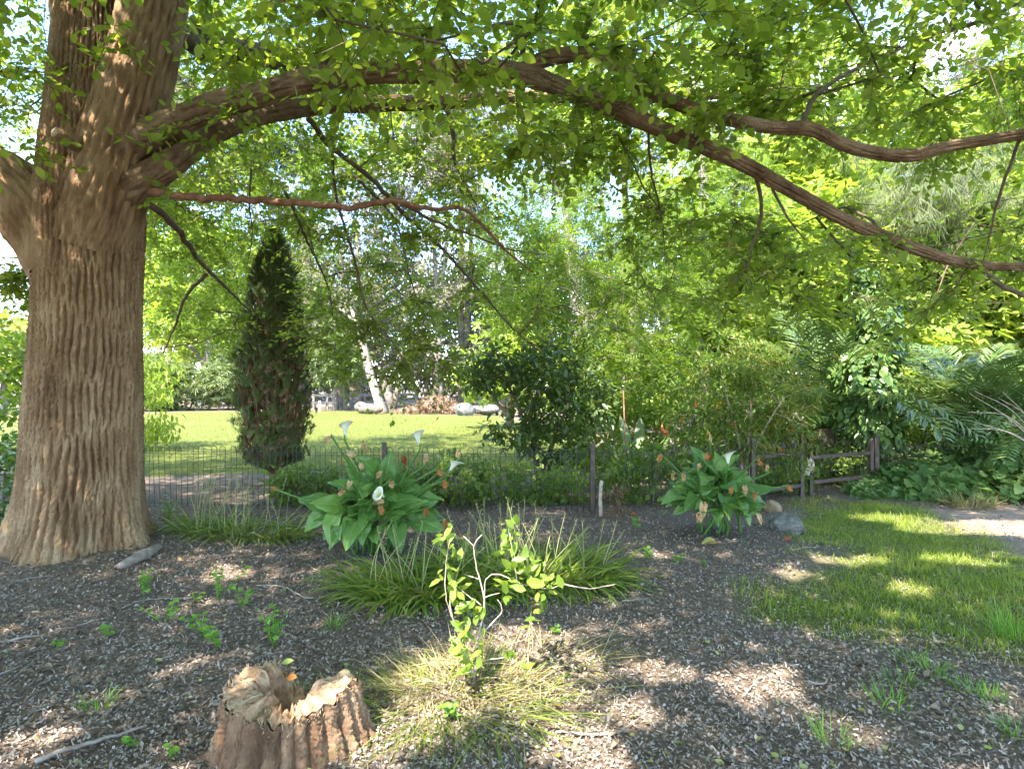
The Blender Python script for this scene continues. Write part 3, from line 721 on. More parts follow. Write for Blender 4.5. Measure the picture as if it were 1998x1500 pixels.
elm.part('foliage', mbx, M['elm_leaf'], kind='stuff')
A, B = np.concatenate([la_[4], ls_[4]]), np.concatenate([la_[5], ls_[5]])
pxa, pya = pix(A); ka = ~((A[:, 1] < 2.7) & (pya > -60)) & (A[:, 1] < 9) & (A[:, 1] > 1) & (np.abs(pxa - 999) < 1300) & (pya > -200) & shaded((A + B) / 2, .05)
elm.part('twiglets', MB().add(*prisms(A[ka], B[ka], .0035, .0015)), M['branch_bark'], kind='stuff')
leaf_me = mesh_np('leaf', T_ELM[0], [T_ELM[1]], M['elm_leaf'])
Bs = basis(Y[top300], Nr[top300])
for i, q in enumerate(top300): elm.piece('leaf', leaf_me, P[q], Bs[i], S[q])
# pruned branch stub
c = at(120, 265, 5.24); a = np.array([-.25, -1, .1])
elm.part('pruned_stub', MB().add(*tube(np.array([c - a * .12, c, c + a * .05]), [.075, .06, .05], 14)), M['elm_bark'])
elm.part('cut_face', MB().add(*tube(np.array([c + a * .05, c + a * .062]), [.036, .034], 14)), M['cut_wood'])

# ------------------------------------------------------------------ generic plants
def strips(P, az, el, L, w, bend, k=4, tw=0.0, taper=True):
    """many curved tapering blades"""
    n = len(P); az, el, L, w, bend = [np.broadcast_to(np.asarray(a, float), (n,)) for a in (az, el, L, w, bend)]
    h = np.stack([np.cos(az), np.sin(az), 0 * az], -1); sd = np.stack([-np.sin(az), np.cos(az), 0 * az], -1)
    ta = rng.uniform(-1, 1, n) * tw
    rows = []; C = P.copy()
    for i in range(k + 1):
        tt = i / k
        ang = el - bend * tt
        dr = h * np.cos(ang)[:, None] + np.array([0, 0, 1.0]) * np.sin(ang)[:, None]
        if i: C = C + dr * (L / k)[:, None]
        nr = -h * np.sin(ang)[:, None] + np.array([0, 0, 1.0]) * np.cos(ang)[:, None]
        s2 = sd * np.cos(ta * tt)[:, None] + nr * np.sin(ta * tt)[:, None]
        ww = w * ((1 - tt ** 2.2) * .9 + .02) * (.55 + .45 * min(1, tt * 3)) if taper else w
        rows += [C - s2 * ww[:, None] * .5, C + s2 * ww[:, None] * .5]
    V = np.stack(rows, 1).reshape(-1, 3)
    q = np.array([[2 * i, 2 * i + 1, 2 * i + 3, 2 * i + 2] for i in range(k)])
    Q = (np.arange(n)[:, None, None] * (2 * k + 2) + q[None]).reshape(-1, 4)
    return V, Q

def blob_points(blobs, n, shell=.55):
    vol = np.array([b[3] * b[4] * b[5] for b in blobs]) ** .75
    idx = rng.choice(len(blobs), n, p=vol / vol.sum())
    c = np.array([b[:3] for b in blobs])[idx]; r = np.array([b[3:6] for b in blobs])[idx]
    u = rnd(n) * (shell + (1 - shell) * rng.uniform(0, 1, (n, 1)) ** .5) * rng.uniform(.8, 1.12, (n, 1))
    return c + u * r, u

def tree(name, label, trunks, blobs, nclump, nleaf, T, size, leaf, bark, clump_r=.5, droop=.4, cat='tree', group=None, k=10, rmax=.12, updir=0.0, minz=.1, crown='crown'):
    """trunks: list of (points, radii); blobs: (x, y, z, rx, ry, rz)"""
    b0 = np.array(trunks[0][0][0], float)
    th = Thing(name, label, cat, [b0[0], b0[1], float(gz(b0[0], b0[1]))], group)
    sk = []
    for P, r in trunks:
        Pl, rl = smooth_line(np.array(P, float), np.array(r, float), max(.06, .6 * r[0]))
        Pl = Pl + .12 * rl[:, None] * rng.normal(size=Pl.shape)
        th.part('trunk', MB().add(*tube(Pl, rl, k)), M[bark])
        sk += list(Pl[len(Pl) // 3:])
    C, u = blob_points(blobs, nclump)
    C[:, 2] = np.maximum(C[:, 2], minz)
    Nn, par, ends, dirs, n0 = grow(sk, C, seg=max(.25, clump_r * .8))
    th.part('branches', branch_mesh(Nn, par, n0, r_tip=max(.003, .012 * clump_r), rmax=rmax, kmax=5), M[bark], kind='stuff')
    i = rng.integers(0, nclump, nleaf)
    P = C[i] + np.clip(rng.normal(size=(nleaf, 3)), -1.7, 1.7) * clump_r * np.array([.62, .62, .45])
    P[:, 2] = np.maximum(P[:, 2], minz * .5 + gz(P[:, 0], P[:, 1]))
    Y = rnd(nleaf) + .5 * u[i] + np.array([0, 0, -droop + updir])
    Nr = np.array([0, 0, 1.0]) + .6 * rnd(nleaf) + .35 * u[i]
    S = size * rng.uniform(.6, 1.25, nleaf)
    th.part(crown, MB().add(*inst(T, P, Y, Nr, S)), M[leaf], kind='stuff')
    return th, (P, Y, Nr, S)

def blob(px, py, d, rx, ry, rz):
    p = at(px, py, d); return (p[0], p[1], p[2], rx, ry, rz)
def gp(px, d, dz=0.0):
    x = (px - 999) / F * d
    return [x, d, float(gz(x, d)) + dz]

# ------------------------------------------------------------------ far trees
def gum(label, px, d, h, lean, blobs, n=1500, r=.28, leaf='euc_leaf', bark='gum_bark', size=.62, multi=1, name='gum_tree'):
    x, y, z = gp(px, d)
    tr = []
    for i in range(multi):
        dx = lean + (rng.uniform(-1.6, 1.6) if i else 0)
        tr.append(([[x + .25 * i, y + .2 * i, z - .3], [x + dx * .15 + .3 * i, y, h * .3], [x + dx * .6 + .2 * i, y + .3, h * .62], [x + dx, y + .4, h]], [r, r * .8, r * .55, r * .15]))
    return tree(name, label, tr, [blob(*b) for b in blobs], 60, n, T_EUC, size, leaf, bark, clump_r=1.15, droop=.9, group='gum trees behind the lawn', rmax=.09)
gum('pale barked gum with airy crown above the rail fence', 690, 43, 15, -1.5, [(690, 420, 44, 4, 3, 4), (640, 560, 43, 3, 3, 2.6), (740, 560, 44, 3, 3, 3), (700, 330, 44, 3.5, 3, 3.2)], 2300, multi=2)
gum('many-stemmed grey gum left of the leaning pale trunk', 655, 40, 9, .8, [(650, 640, 40, 2.5, 2, 2.2), (690, 600, 41, 2.4, 2, 2.2), (700, 700, 42, 3, 2, 1.4)], 1300, r=.22, multi=3, bark='rough_bark')
gum('tall gum rising behind the dark hanging elm branches', 850, 46, 17, 1, [(850, 380, 46, 4, 3, 4), (820, 520, 46, 4, 3, 3), (900, 560, 47, 3.4, 3, 3.5), (860, 690, 47, 4, 2, 2.2)], 2600, multi=2)
gum('slender gum with cream crown beside the blue sky gap', 960, 48, 15, .5, [(930, 490, 48, 2.2, 2, 3.2), (1000, 590, 48, 3.0, 3, 3.2), (985, 690, 47, 3.6, 3, 2.4)], 2000)
gum('pale smooth gum with streaked trunks high in the middle', 1125, 40, 21, -1, [(1080, 330, 41, 2.2, 2, 2.4), (1180, 330, 41, 2.6, 2, 3.0), (1130, 600, 42, 4, 3, 3.2), (1080, 700, 42, 3, 2, 2)], 2200, r=.42, multi=3)
gum('grey gum behind the feathery tree', 1290, 44, 18, 1, [(1300, 350, 44, 4, 3, 4), (1260, 500, 44, 4, 3, 3.6), (1340, 600, 44, 4, 3, 4), (1290, 700, 44, 4, 3, 2.4)], 2600, multi=2)
gum('gum with beige crown behind the right hand thicket', 1480, 42, 19, -1, [(1480, 300, 42, 4, 3, 4.4), (1500, 470, 42, 4, 3, 4), (1440, 600, 42, 4, 3, 4)], 2200, multi=2)
gum('gum behind the first palm', 1690, 44, 20, 1, [(1680, 300, 44, 5, 3, 5), (1720, 480, 44, 5, 3, 4), (1640, 600, 44, 5, 3, 4)], 2000)
gum('gum furthest right behind the second palm', 1930, 42, 19, 0, [(1900, 250, 42, 5, 3, 5), (1950, 450, 42, 5, 3, 5), (1880, 620, 42, 5, 3, 4)], 2000)
gum('pale gum showing above the cypress', 520, 50, 18, 1, [(520, 420, 50, 4.5, 3, 4), (470, 540, 50, 4, 3, 4), (590, 520, 50, 4, 3, 4), (530, 660, 50, 5, 3, 3)], 2400, multi=2)
gum('pale gum between elm trunk and cypress', 400, 54, 17, 0, [(400, 430, 54, 5, 3, 5), (340, 560, 54, 5, 3, 4), (300, 420, 54, 5, 3, 5)], 2000)
gum('tall gum behind the upper left canopy', 590, 48, 24, 1, [(560, 240, 48, 4, 3, 4), (650, 170, 48, 4.4, 3, 4), (480, 330, 48, 4, 3, 4), (720, 250, 48, 3.6, 3, 3.6), (620, 330, 48, 3.6, 3, 3)], 3000, size=.7, multi=2)
gum('tall gum behind the upper middle canopy', 900, 50, 25, 0, [(840, 220, 50, 4, 3, 4), (930, 140, 50, 4, 3, 4), (1000, 220, 50, 4, 3, 3.6), (790, 130, 50, 4, 3, 4), (900, 330, 50, 3.6, 3, 2.6)], 3000, size=.7, multi=2)
gum('tall gum far behind the elm trunk', 330, 46, 22, 0, [(340, 250, 46, 4, 3, 4), (400, 150, 46, 4, 3, 4), (300, 350, 46, 4, 3, 3.4), (430, 300, 46, 3.4, 3, 3)], 2600, size=.7)
# distant wood closing the view between the trunks
n = 8200
xw = rng.uniform(-46, 62, n); yw = rng.uniform(58, 72, n); hw = 14 + 4 * np.sin(xw * .31) * np.sin(xw * .13 + 1)
zw = rng.uniform(0, 1, n) ** .9 * hw
zw = np.where(xw < -38, np.minimum(zw, 4), zw)
single('distant_wood', 'distant pale wood closing the view behind the gum trees', 'wood', MB().add(*inst(T_EUC, np.stack([xw, yw, zw], -1), rnd(n) + np.array([0, 0, -.5]), rnd(n) + np.array([0, -.4, .8]), rng.uniform(.9, 1.9, n))), M['euc_leaf'], kind='stuff')

# left background
def bush(name, label, px, d, rx, h, nclump, nleaf, T, size, leaf, bark='grey_bark', clump_r=.35, ry=None, z0=0.0, cat='shrub', group=None, droop=.3, updir=0, stems=3, sr=.03, shift=0.0):
    x, y, z = gp(px, d)
    tr = []
    for i in range(stems):
        a = rng.uniform(0, 6.28); q = rng.uniform(.15, .5)
        tr.append(([[x + .06 * math.cos(a), y + .06 * math.sin(a), z - .05], [x + q * rx * .4 * math.cos(a), y + q * rx * .4 * math.sin(a), z + z0 + (h - z0) * .35], [x + q * rx * math.cos(a), y + q * rx * math.sin(a), z + z0 + (h - z0) * .7]], [sr, sr * .75, sr * .35]))
    bl = [(x + shift, y, z + z0 + (h - z0) * .5, rx, ry or rx, (h - z0) * .5)]
    return tree(name, label, tr, bl, nclump, nleaf, T, size, leaf, bark, clump_r=clump_r, droop=droop, cat=cat, group=group, k=6, rmax=sr * .6, updir=updir, minz=.06, crown='foliage')
tree('broadleaf_tree', 'dark trunked tree with yellow green crown beyond the far drive', [([gp(408, 42, -.2), gp(408, 42, 2.4), gp(412, 42, 5)], [.45, .38, .25]), ([gp(410, 42, 2.2), gp(395, 42, 3.2), gp(370, 41, 4.2)], [.2, .16, .1])],
     [blob(400, 600, 43, 3.6, 3, 2.2), blob(340, 640, 43, 2.4, 2, 1.6), blob(455, 640, 43, 2, 2, 1.6), blob(380, 520, 44, 4.5, 3, 3)], 46, 2600, T_BROAD, .6, 'bright_leaf', 'rough_bark', clump_r=1.0)
bush('pale_shrub', 'pale feathery shrub left of the drive gap on the far lawn', 318, 37, 1.7, 3.6, 30, 1500, T_EUC, .5, 'pale_bush', clump_r=.6, group='pale shrubs edging the far lawn')
bush('pale_shrub', 'round pale shrub right of the white post', 428, 38, 1.5, 2.9, 30, 1500, T_EUC, .45, 'pale_bush', clump_r=.6, group='pale shrubs edging the far lawn')
bush('pale_shrub', 'tall pale shrub half hidden behind the cypress', 478, 40, 1.9, 5.2, 30, 1600, T_EUC, .5, 'pale_bush', clump_r=.7, group='pale shrubs edging the far lawn')
bush('pale_shrub', 'grey green shrub above the rail fence beside the cypress', 650, 37, 1.5, 5.4, 34, 1500, T_EUC, .45, 'pale_bush', clump_r=.7, z0=1.6, group='pale shrubs edging the far lawn')
bush('weeping_shrub', 'bright green weeping shrub peeping out right of the elm trunk', 262, 15, 1.0, 3.0, 40, 2600, T_OVAL, .16, 'bright_leaf', clump_r=.35, droop=1.2, cat='shrub')
bush('leafy_shrub', 'large bright shrub at the left edge behind the elm', -25, 9.5, 1.1, 2.55, 60, 3200, T_QUAD, .14, 'vine', clump_r=.3, cat='shrub')
bush('low_shrub', 'dark low shrub at the foot of the left edge', 0, 7.4, .7, .95, 40, 1500, T_QUAD, .10, 'ivy', clump_r=.22, cat='shrub')
tree('round_tree', 'yellow green tree far off at the left edge of the sky', [([gp(10, 34, -.2), gp(10, 34, 2.5)], [.25, .15])], [blob(0, 680, 34, 3, 3, 2.2), blob(60, 660, 35, 2.4, 2, 1.6)], 40, 1800, T_BROAD, .45, 'yellow_leaf', 'rough_bark', clump_r=.8)
bush('small_bush', 'tiny dark bush on the lawn edge right of the elm trunk', 282, 16.5, .32, .55, 16, 500, T_QUAD, .08, 'dark_leaf', clump_r=.15, cat='shrub')

# leaning pale trunk, dead forked stump, log, brush, boulder, rails, posts
tk = pxs([(748, 812, 33), (738, 780, 33), (722, 728, 33.2), (708, 672, 33.4), (698, 640, 33.6), (690, 615, 34), (684, 600, 34.2)])
th = Thing('leaning_gum', 'smooth cream gum trunk leaning left over the far lawn', 'tree', gp(748, 33))
Pl, rl = smooth_line(np.array(tk), np.array([.34, .25, .22, .20, .15, .10, .05]), .25)
th.part('trunk', MB().add(*tube(Pl, rl, 14)), M['gum_bark'])
th.part('limb', MB().add(*tube(smooth_line(np.array(pxs([(708, 676, 33.4), (700, 640, 33.2), (668, 605, 33)])), None, .3), np.linspace(.15, .05, len(smooth_line(np.array(pxs([(708, 676, 33.4), (700, 640, 33.2), (668, 605, 33)])), None, .3))), 8)), M['gum_bark'])
th = Thing('forked_stump', 'dead forked grey trunk beside the leaning pale gum', 'stump', gp(764, 34))
for L, r in (([(764, 812, 34), (762, 785, 34), (752, 755, 34), (740, 716, 34.2)], [.34, .28, .2, .06]), ([(764, 800, 34), (772, 775, 34), (782, 748, 34)], [.24, .2, .1]), ([(755, 770, 34), (766, 740, 34), (772, 716, 34.2)], [.18, .14, .05])):
    Pl, rl = smooth_line(np.array(pxs(L)), np.array(r), .2)
    th.part('trunk', MB().add(*tube(Pl + .15 * rl[:, None] * rng.normal(size=Pl.shape), rl, 9)), M['rough_bark'])
a, b_ = np.array(gp(697, 33.0, .35)), np.array(gp(745, 31.8, .22))
Pl = np.array([a + (b_ - a) * s for s in np.linspace(0, 1, 9)]); Pl = Pl + rng.normal(size=Pl.shape) * .02
single('fallen_log', 'pale weathered log lying left of the leaning gum', 'log', MB().add(*tube(Pl + rng.normal(size=Pl.shape) * .03, np.array([.2, .3, .32, .27, .28, .24, .22, .2, .1]), 9)), M['rough_bark'], gp(720, 32.5))
def ico(sub, r, seed, rough, sq=(1, 1, 1)):
    import bmesh
    bm = bmesh.new(); bmesh.ops.create_icosphere(bm, subdivisions=sub, radius=1)
    V = np.array([v.co[:] for v in bm.verts]); Fc = np.array([[v.index for v in f.verts] for f in bm.faces]); bm.free()
    q = np.random.default_rng(seed); D = unit(q.normal(size=(18, 3)))
    for d in D:
        h = q.uniform(.72, .95); s = V @ d
        V = V - np.where(s > h, s - h, 0)[:, None] * d * .85
    V = V * (1 + rough * (np.sin(V @ D[0] * 9 + 1) * np.sin(V @ D[1] * 8) + .5 * np.sin(V @ D[2] * 21) * np.sin(V @ D[3] * 19))[:, None])
    return V * r * np.array(sq), Fc
V, Fc = ico(4, .5, 4, .03, (1.15, .9, .8)); g0 = np.array(gp(906, 31))
single('boulder', 'pale boulder at the far lawn edge', 'boulder', MB().add(V + g0 + [0, 0, .33], Fc), M['boulder'], g0)
V, Fc = ico(4, .5, 9, .03, (1.5, .9, .6)); g0 = np.array(gp(948, 31.5))
single('boulder', 'long grey boulder half hidden by the dark bush', 'boulder', MB().add(V + g0 + [0, 0, .3], Fc), M['rock'], g0)
n = 1500; c = np.array(gp(850, 33)); ax = rng.normal(size=(n, 2)) * [.95, .5]
Pz = np.stack([c[0] + ax[:, 0], c[1] + ax[:, 1], c[2] + rng.uniform(0, 1, n) * .85 * np.exp(-(ax[:, 0] / 1.2) ** 2)], -1)
single('brush_pile', 'rusty heap of dead branches behind the far lawn', 'brush pile', MB().add(*inst(T_EUC, Pz, rnd(n), rnd(n) + [0, 0, .6], rng.uniform(.15, .4, n))), M['brush'], c)

def box(a, b, w, h):
    """board between two points, w horizontal thickness, h vertical"""
    a, b = np.asarray(a, float), np.asarray(b, float); d = unit(b - a)
    up = np.array([0, 0, 1.0]) if abs(d[2]) < .9 else np.array([0, 1.0, 0])
    s = unit(np.cross(d, up)); u = np.cross(s, d)
    V = []
    for P in (a, b):
        for i, j in ((-1, -1), (1, -1), (1, 1), (-1, 1)): V.append(P + s * w / 2 * i + u * h / 2 * j)
    Q = np.array([[0, 1, 2, 3], [7, 6, 5, 4], [0, 4, 5, 1], [1, 5, 6, 2], [2, 6, 7, 3], [3, 7, 4, 0]])
    return np.array(V), Q
rf = Thing('rail_fence', 'weathered grey post and rail fence beyond the lawn', 'fence', gp(640, 40))
rp = [(612, 39), (638, 39.6), (664, 40.2), (688, 40.9), (712, 41.6), (738, 42.4), (763, 43.2), (788, 44), (812, 45)]
tops = []
for q, d in rp:
    b0 = np.array(gp(q, d)); rf.part('post', MB().add(*box(b0 - [0, 0, .2], b0 + [0, 0, 1.02], .15, .15)), M['weathered'], smooth=False)
    tops.append(b0)
for i in range(len(rp) - 1):
    for hh in (.9, .42):
        rf.part('rail', MB().add(*box(tops[i] + [0, -.09, hh + .02], tops[i + 1] + [0, -.09, hh], .05, .15)), M['weathered'], smooth=False)
b0 = np.array(gp(624, 36))
th = Thing('marker_post', 'short white post with a red reflector by the rail fence', 'post', b0)
th.part('post', MB().add(*box(b0 - [0, 0, .1], b0 + [0, 0, .62], .12, .12)), M['white_paint'], smooth=False)
th.part('reflector', MB().add(*box(b0 + [0, -.07, .40], b0 + [0, -.07, .56], .09, .02)), M['orange'], smooth=False)
b0 = np.array(gp(393, 47))
th = Thing('white_post', 'tall white signpost with dark lettering across the drive', 'post', b0)
th.part('board', MB().add(*box(b0 - [0, 0, .1], b0 + [0, 0, 1.45], .1, .36)), M['white_paint'], smooth=False)
for i in range(6):
    hh = 1.15 - i * .11
    th.part('lettering', MB().add(*box(b0 + [-.09 + .01 * (i % 2), -.065, hh], b0 + [.09 - .03 * (i % 3), -.065, hh], .02, .045)), M['fence_metal'], smooth=False)

# ------------------------------------------------------------------ cypress
cb = np.array(gp(535, 9.8))
cyp = Thing('cypress', 'dark narrow cypress with dead brown branches showing, behind the wire fence', 'tree', cb)
Pl, rl = smooth_line(np.array([cb + [0, 0, -.1], cb + [.02, 0, .6], cb + [-.02, .02, 1.6], cb + [.03, 0, 2.8], cb + [0, 0, 3.95]]), np.array([.075, .062, .05, .035, .01]), .1)
cyp.part('trunk', MB().add(*bark_tube(Pl, rl, 16, .03, .15, .006, 4)), M['dead_branch'])
n = 480
zz = .35 + 3.55 * rng.uniform(0, 1, n); wr = np.interp(zz, [.3, .8, 1.5, 2.2, 2.9, 3.5, 4.0], [.46, .56, .60, .54, .42, .26, .03])
aa = rng.uniform(0, 2 * np.pi, n); rr_ = wr * rng.uniform(.35, 1.0, n) ** .5
B2 = np.stack([cb[0] + rr_ * np.cos(aa), cb[1] + rr_ * np.sin(aa), cb[2] + zz + .3], -1)
A2 = np.stack([cb[0] + 0 * zz, cb[1] + 0 * zz, cb[2] + np.maximum(zz - rr_ * 1.4, .15)], -1)
M2 = (A2 + B2) / 2 + np.stack([.25 * rr_ * np.cos(aa), .25 * rr_ * np.sin(aa), -.08 + 0 * zz], -1)
mbx = MB().add(*prisms(A2, M2, .012, .008)); mbx.add(*prisms(M2, B2, .008, .003))
cyp.part('branches', mbx, M['dead_branch'], kind='stuff')
def cyp_leaf(n, dead):
    z = .28 + 3.75 * rng.uniform(0, 1, n) ** .95; a = rng.uniform(0, 2 * np.pi, n)
    w_ = np.interp(z, [.3, .8, 1.5, 2.2, 2.9, 3.5, 4.05], [.40, .52, .56, .50, .39, .24, .02]) * (1 + .16 * np.sin(a * 7 + z * 9) + .14 * np.sin(z * 17 + a * 3))
    r_ = w_ * rng.uniform(.55 if not dead else .2, 1.0, n) ** .6
    # brown gap facing the camera on the right half
    fa = np.cos(a - R(-55)); gap = np.exp(-((z - 1.35) / .95) ** 2) * np.clip((fa - .15) / .5, 0, 1)
    keep = rng.uniform(0, 1, n) > (gap * .65 + .08 if not dead else 1 - gap * .9 - .06)
    P = np.stack([cb[0] + r_ * np.cos(a), cb[1] + r_ * np.sin(a), cb[2] + z], -1)[keep]; a = a[keep]
    out = np.stack([np.cos(a), np.sin(a), 0 * a], -1)
    return P, out * .35 + np.array([0, 0, 1.0]) + .35 * rnd(len(P)), out + .5 * rnd(len(P)), rng.uniform(.07, .15, len(P))
cyp.part('foliage', MB().add(*inst(T_CYP, *cyp_leaf(8200, False))), M['cypress_leaf'], kind='stuff')
cyp.part('dead_foliage', MB().add(*inst(T_CYP, *cyp_leaf(1000, True))), M['cypress_dead'], kind='stuff', label='dry brown inner sprays')

# ------------------------------------------------------------------ middle and right trees and shrubs
ft = [gp(1378, 12.5, -.1), gp(1376, 12.5, 2.4), gp(1380, 12.6, 4.3), gp(1368, 12.8, 6.5), gp(1350, 13, 8.5)]
fb = [gp(1376, 12.5, 3.0), list(at(1300, 552, 12)), list(at(1210, 560, 11.5)), list(at(1130, 625, 11))]
fc = [gp(1376, 12.5, 2.0), list(at(1290, 650, 11.6)), list(at(1200, 695, 11)), list(at(1110, 705, 10.5))]
tree('feathery_tree', 'grey stemmed tree with fine feathery leaves in the middle', [(ft, [.15, .13, .11, .09, .05]), (fb, [.07, .055, .04, .02]), (fc, [.06, .045, .03, .012])],
     [blob(1060, 560, 11, 1.1, 1, .9), blob(1160, 480, 11.5, 1.4, 1.2, 1.1), blob(1130, 610, 11, 1.2, 1, .7), blob(1260, 600, 11.5, 1.0, 1, .8), blob(1330, 470, 12, 1.1, 1, 1.2), blob(1420, 560, 12.2, 1.1, 1, 1.3), blob(1380, 380, 12.5, 1.4, 1, 1.2), blob(1090, 400, 12, 1.1, 1, .8), blob(1270, 690, 10.8, .8, .7, .5), blob(1170, 740, 10.6, .9, .7, .5), blob(1350, 720, 11, .9, .7, .6), blob(1010, 480, 11.5, .7, .7, .7)],
     190, 6600, T_PINN, .30, 'feather_leaf', 'grey_bark', clump_r=.42, droop=.6)
tree('citrus_tree', 'dark glossy bushy tree in the middle behind the wire fence', [([gp(1050, 9.6, -.1), gp(1045, 9.6, .5), gp(1035, 9.5, 1.1), gp(1060, 9.5, 1.7)], [.05, .045, .035, .015]), ([gp(1050, 9.6, .1), gp(1085, 9.5, .8), gp(1120, 9.4, 1.5)], [.04, .03, .012]), ([gp(1040, 9.5, .7), list(at(985, 745, 9.3)), list(at(925, 740, 9.1))], [.03, .02, .008])],
     [blob(1060, 745, 9.5, .62, .6, .55), blob(960, 720, 9.3, .45, .45, .3), blob(1140, 770, 9.5, .45, .5, .5), blob(1010, 830, 9.5, .45, .5, .35), blob(1080, 860, 9.4, .5, .4, .3), blob(1100, 670, 9.7, .4, .4, .25)],
     125, 4400, T_OVAL, .135, 'dark_leaf', 'branch_bark', clump_r=.2, droop=.35)
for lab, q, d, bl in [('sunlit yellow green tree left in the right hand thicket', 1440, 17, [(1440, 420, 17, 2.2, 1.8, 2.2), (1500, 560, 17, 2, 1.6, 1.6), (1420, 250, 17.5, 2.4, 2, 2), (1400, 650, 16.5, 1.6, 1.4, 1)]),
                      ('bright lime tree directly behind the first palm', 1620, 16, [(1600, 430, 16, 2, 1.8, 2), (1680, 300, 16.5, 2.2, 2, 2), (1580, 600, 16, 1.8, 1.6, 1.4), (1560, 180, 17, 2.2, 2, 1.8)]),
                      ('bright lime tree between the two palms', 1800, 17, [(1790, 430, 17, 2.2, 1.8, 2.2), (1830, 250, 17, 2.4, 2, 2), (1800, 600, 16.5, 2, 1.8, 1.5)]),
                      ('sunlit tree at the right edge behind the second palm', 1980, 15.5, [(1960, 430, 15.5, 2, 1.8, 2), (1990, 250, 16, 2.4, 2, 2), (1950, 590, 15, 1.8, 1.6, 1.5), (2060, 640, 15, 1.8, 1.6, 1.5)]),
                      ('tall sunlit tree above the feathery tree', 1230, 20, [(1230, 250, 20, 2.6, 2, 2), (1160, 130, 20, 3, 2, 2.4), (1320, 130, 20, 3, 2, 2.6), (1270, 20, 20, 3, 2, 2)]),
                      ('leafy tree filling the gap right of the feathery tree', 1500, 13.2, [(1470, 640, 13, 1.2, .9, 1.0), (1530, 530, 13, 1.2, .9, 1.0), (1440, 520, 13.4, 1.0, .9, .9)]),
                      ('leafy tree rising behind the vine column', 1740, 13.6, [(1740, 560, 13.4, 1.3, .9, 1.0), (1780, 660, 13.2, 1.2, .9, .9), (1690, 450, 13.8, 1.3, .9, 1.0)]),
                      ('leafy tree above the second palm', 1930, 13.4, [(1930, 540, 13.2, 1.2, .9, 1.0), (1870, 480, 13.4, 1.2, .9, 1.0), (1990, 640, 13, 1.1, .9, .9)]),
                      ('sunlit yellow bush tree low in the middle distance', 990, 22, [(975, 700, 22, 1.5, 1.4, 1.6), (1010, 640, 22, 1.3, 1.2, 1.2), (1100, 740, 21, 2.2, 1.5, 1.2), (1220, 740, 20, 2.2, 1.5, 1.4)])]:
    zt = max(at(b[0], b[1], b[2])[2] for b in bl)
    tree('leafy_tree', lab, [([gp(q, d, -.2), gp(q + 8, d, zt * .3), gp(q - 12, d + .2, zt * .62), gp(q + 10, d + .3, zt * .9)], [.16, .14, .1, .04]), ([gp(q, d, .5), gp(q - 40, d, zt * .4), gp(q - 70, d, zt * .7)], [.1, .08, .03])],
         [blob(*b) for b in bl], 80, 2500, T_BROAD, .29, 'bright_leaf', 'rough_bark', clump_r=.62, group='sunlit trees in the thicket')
tree('sheoak', 'grey fine needled tree hanging over the right hand thicket', [([gp(1900, 13, -.2), gp(1905, 13, 3), gp(1880, 13, 6)], [.14, .12, .06])],
     [blob(1670, 350, 12, .5, .5, .7), blob(1880, 330, 12.5, 1.3, 1, .9), blob(1930, 430, 12.5, 1.0, 1, .8), blob(1790, 400, 12.5, .9, .8, .6)], 60, 4200, T_NEED, .38, 'needle', 'grey_bark', clump_r=.3, droop=1.6)

# dark understorey shrubs behind the fence, each a thing
US = [('shady shrub behind the fence right of the dark citrus', 1215, 10.4, .85, 1.5, 'vine', T_QUAD, .11), ('broad green shrub behind the pomegranate', 1330, 10.8, .9, 2.0, 'vine', T_OVAL, .15),
      ('tall green shrub left of the vine covered palm', 1500, 12.6, 1.0, 2.3, 'vine', T_QUAD, .12), ('deep green shrub under the vine column', 1640, 12.0, .8, 1.3, 'ivy', T_QUAD, .12),
      ('leafy shrub behind the gate', 1770, 12.4, .95, 1.6, 'vine', T_QUAD, .12), ('dark shrub behind the last fence panel', 1880, 11.8, .85, 1.4, 'ivy', T_OVAL, .14),
      ('dark leafy shrub at the right edge of the thicket', 1990, 9.9, .7, 1.6, 'dark_leaf', T_IVY, .13), ('shrub filling the gap between the palms', 1810, 12.8, 1.1, 2.6, 'vine', T_QUAD, .14),
      ('sunny shrub behind the strelitzia', 1150, 12.5, 1.0, 1.6, 'bright_leaf', T_QUAD, .13), ('tall dim shrub behind the first palm', 1600, 13.2, 1.3, 3.0, 'vine', T_QUAD, .15), ('tall shrub behind the right palm', 1950, 13.0, 1.3, 2.9, 'ivy', T_QUAD, .15), ('tall dim shrub left of the first palm', 1420, 13.2, 1.2, 2.6, 'vine', T_QUAD, .15)]
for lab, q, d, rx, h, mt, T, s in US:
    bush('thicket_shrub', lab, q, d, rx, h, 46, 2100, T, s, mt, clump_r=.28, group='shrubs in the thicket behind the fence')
for lab, q, d, rx, h in [('broad leaved creeper behind the gate', 1650, 9.75, .6, .62), ('low green growth behind the short railed panel', 1520, 9.2, .55, .5), ('low vine bank against the fence left of the middle post', 1060, 8.35, .75, .5), ('low vine bank at the fence just right of the lilies', 900, 8.25, .5, .62), ('green vine bank behind the fence right of the middle post', 1270, 8.45, .75, .8), ('creeper on the fence behind the white lilies', 800, 8.3, .45, .45), ('thin creeper on the fence beside the cypress', 600, 8.3, .5, .42)]:
    bush('creeper', lab, q, d, rx, h, 44, 1300, T_QUAD, .10, 'vine', clump_r=.17, ry=.35, cat='creeper', group='creepers along the wire fence', sr=.008)

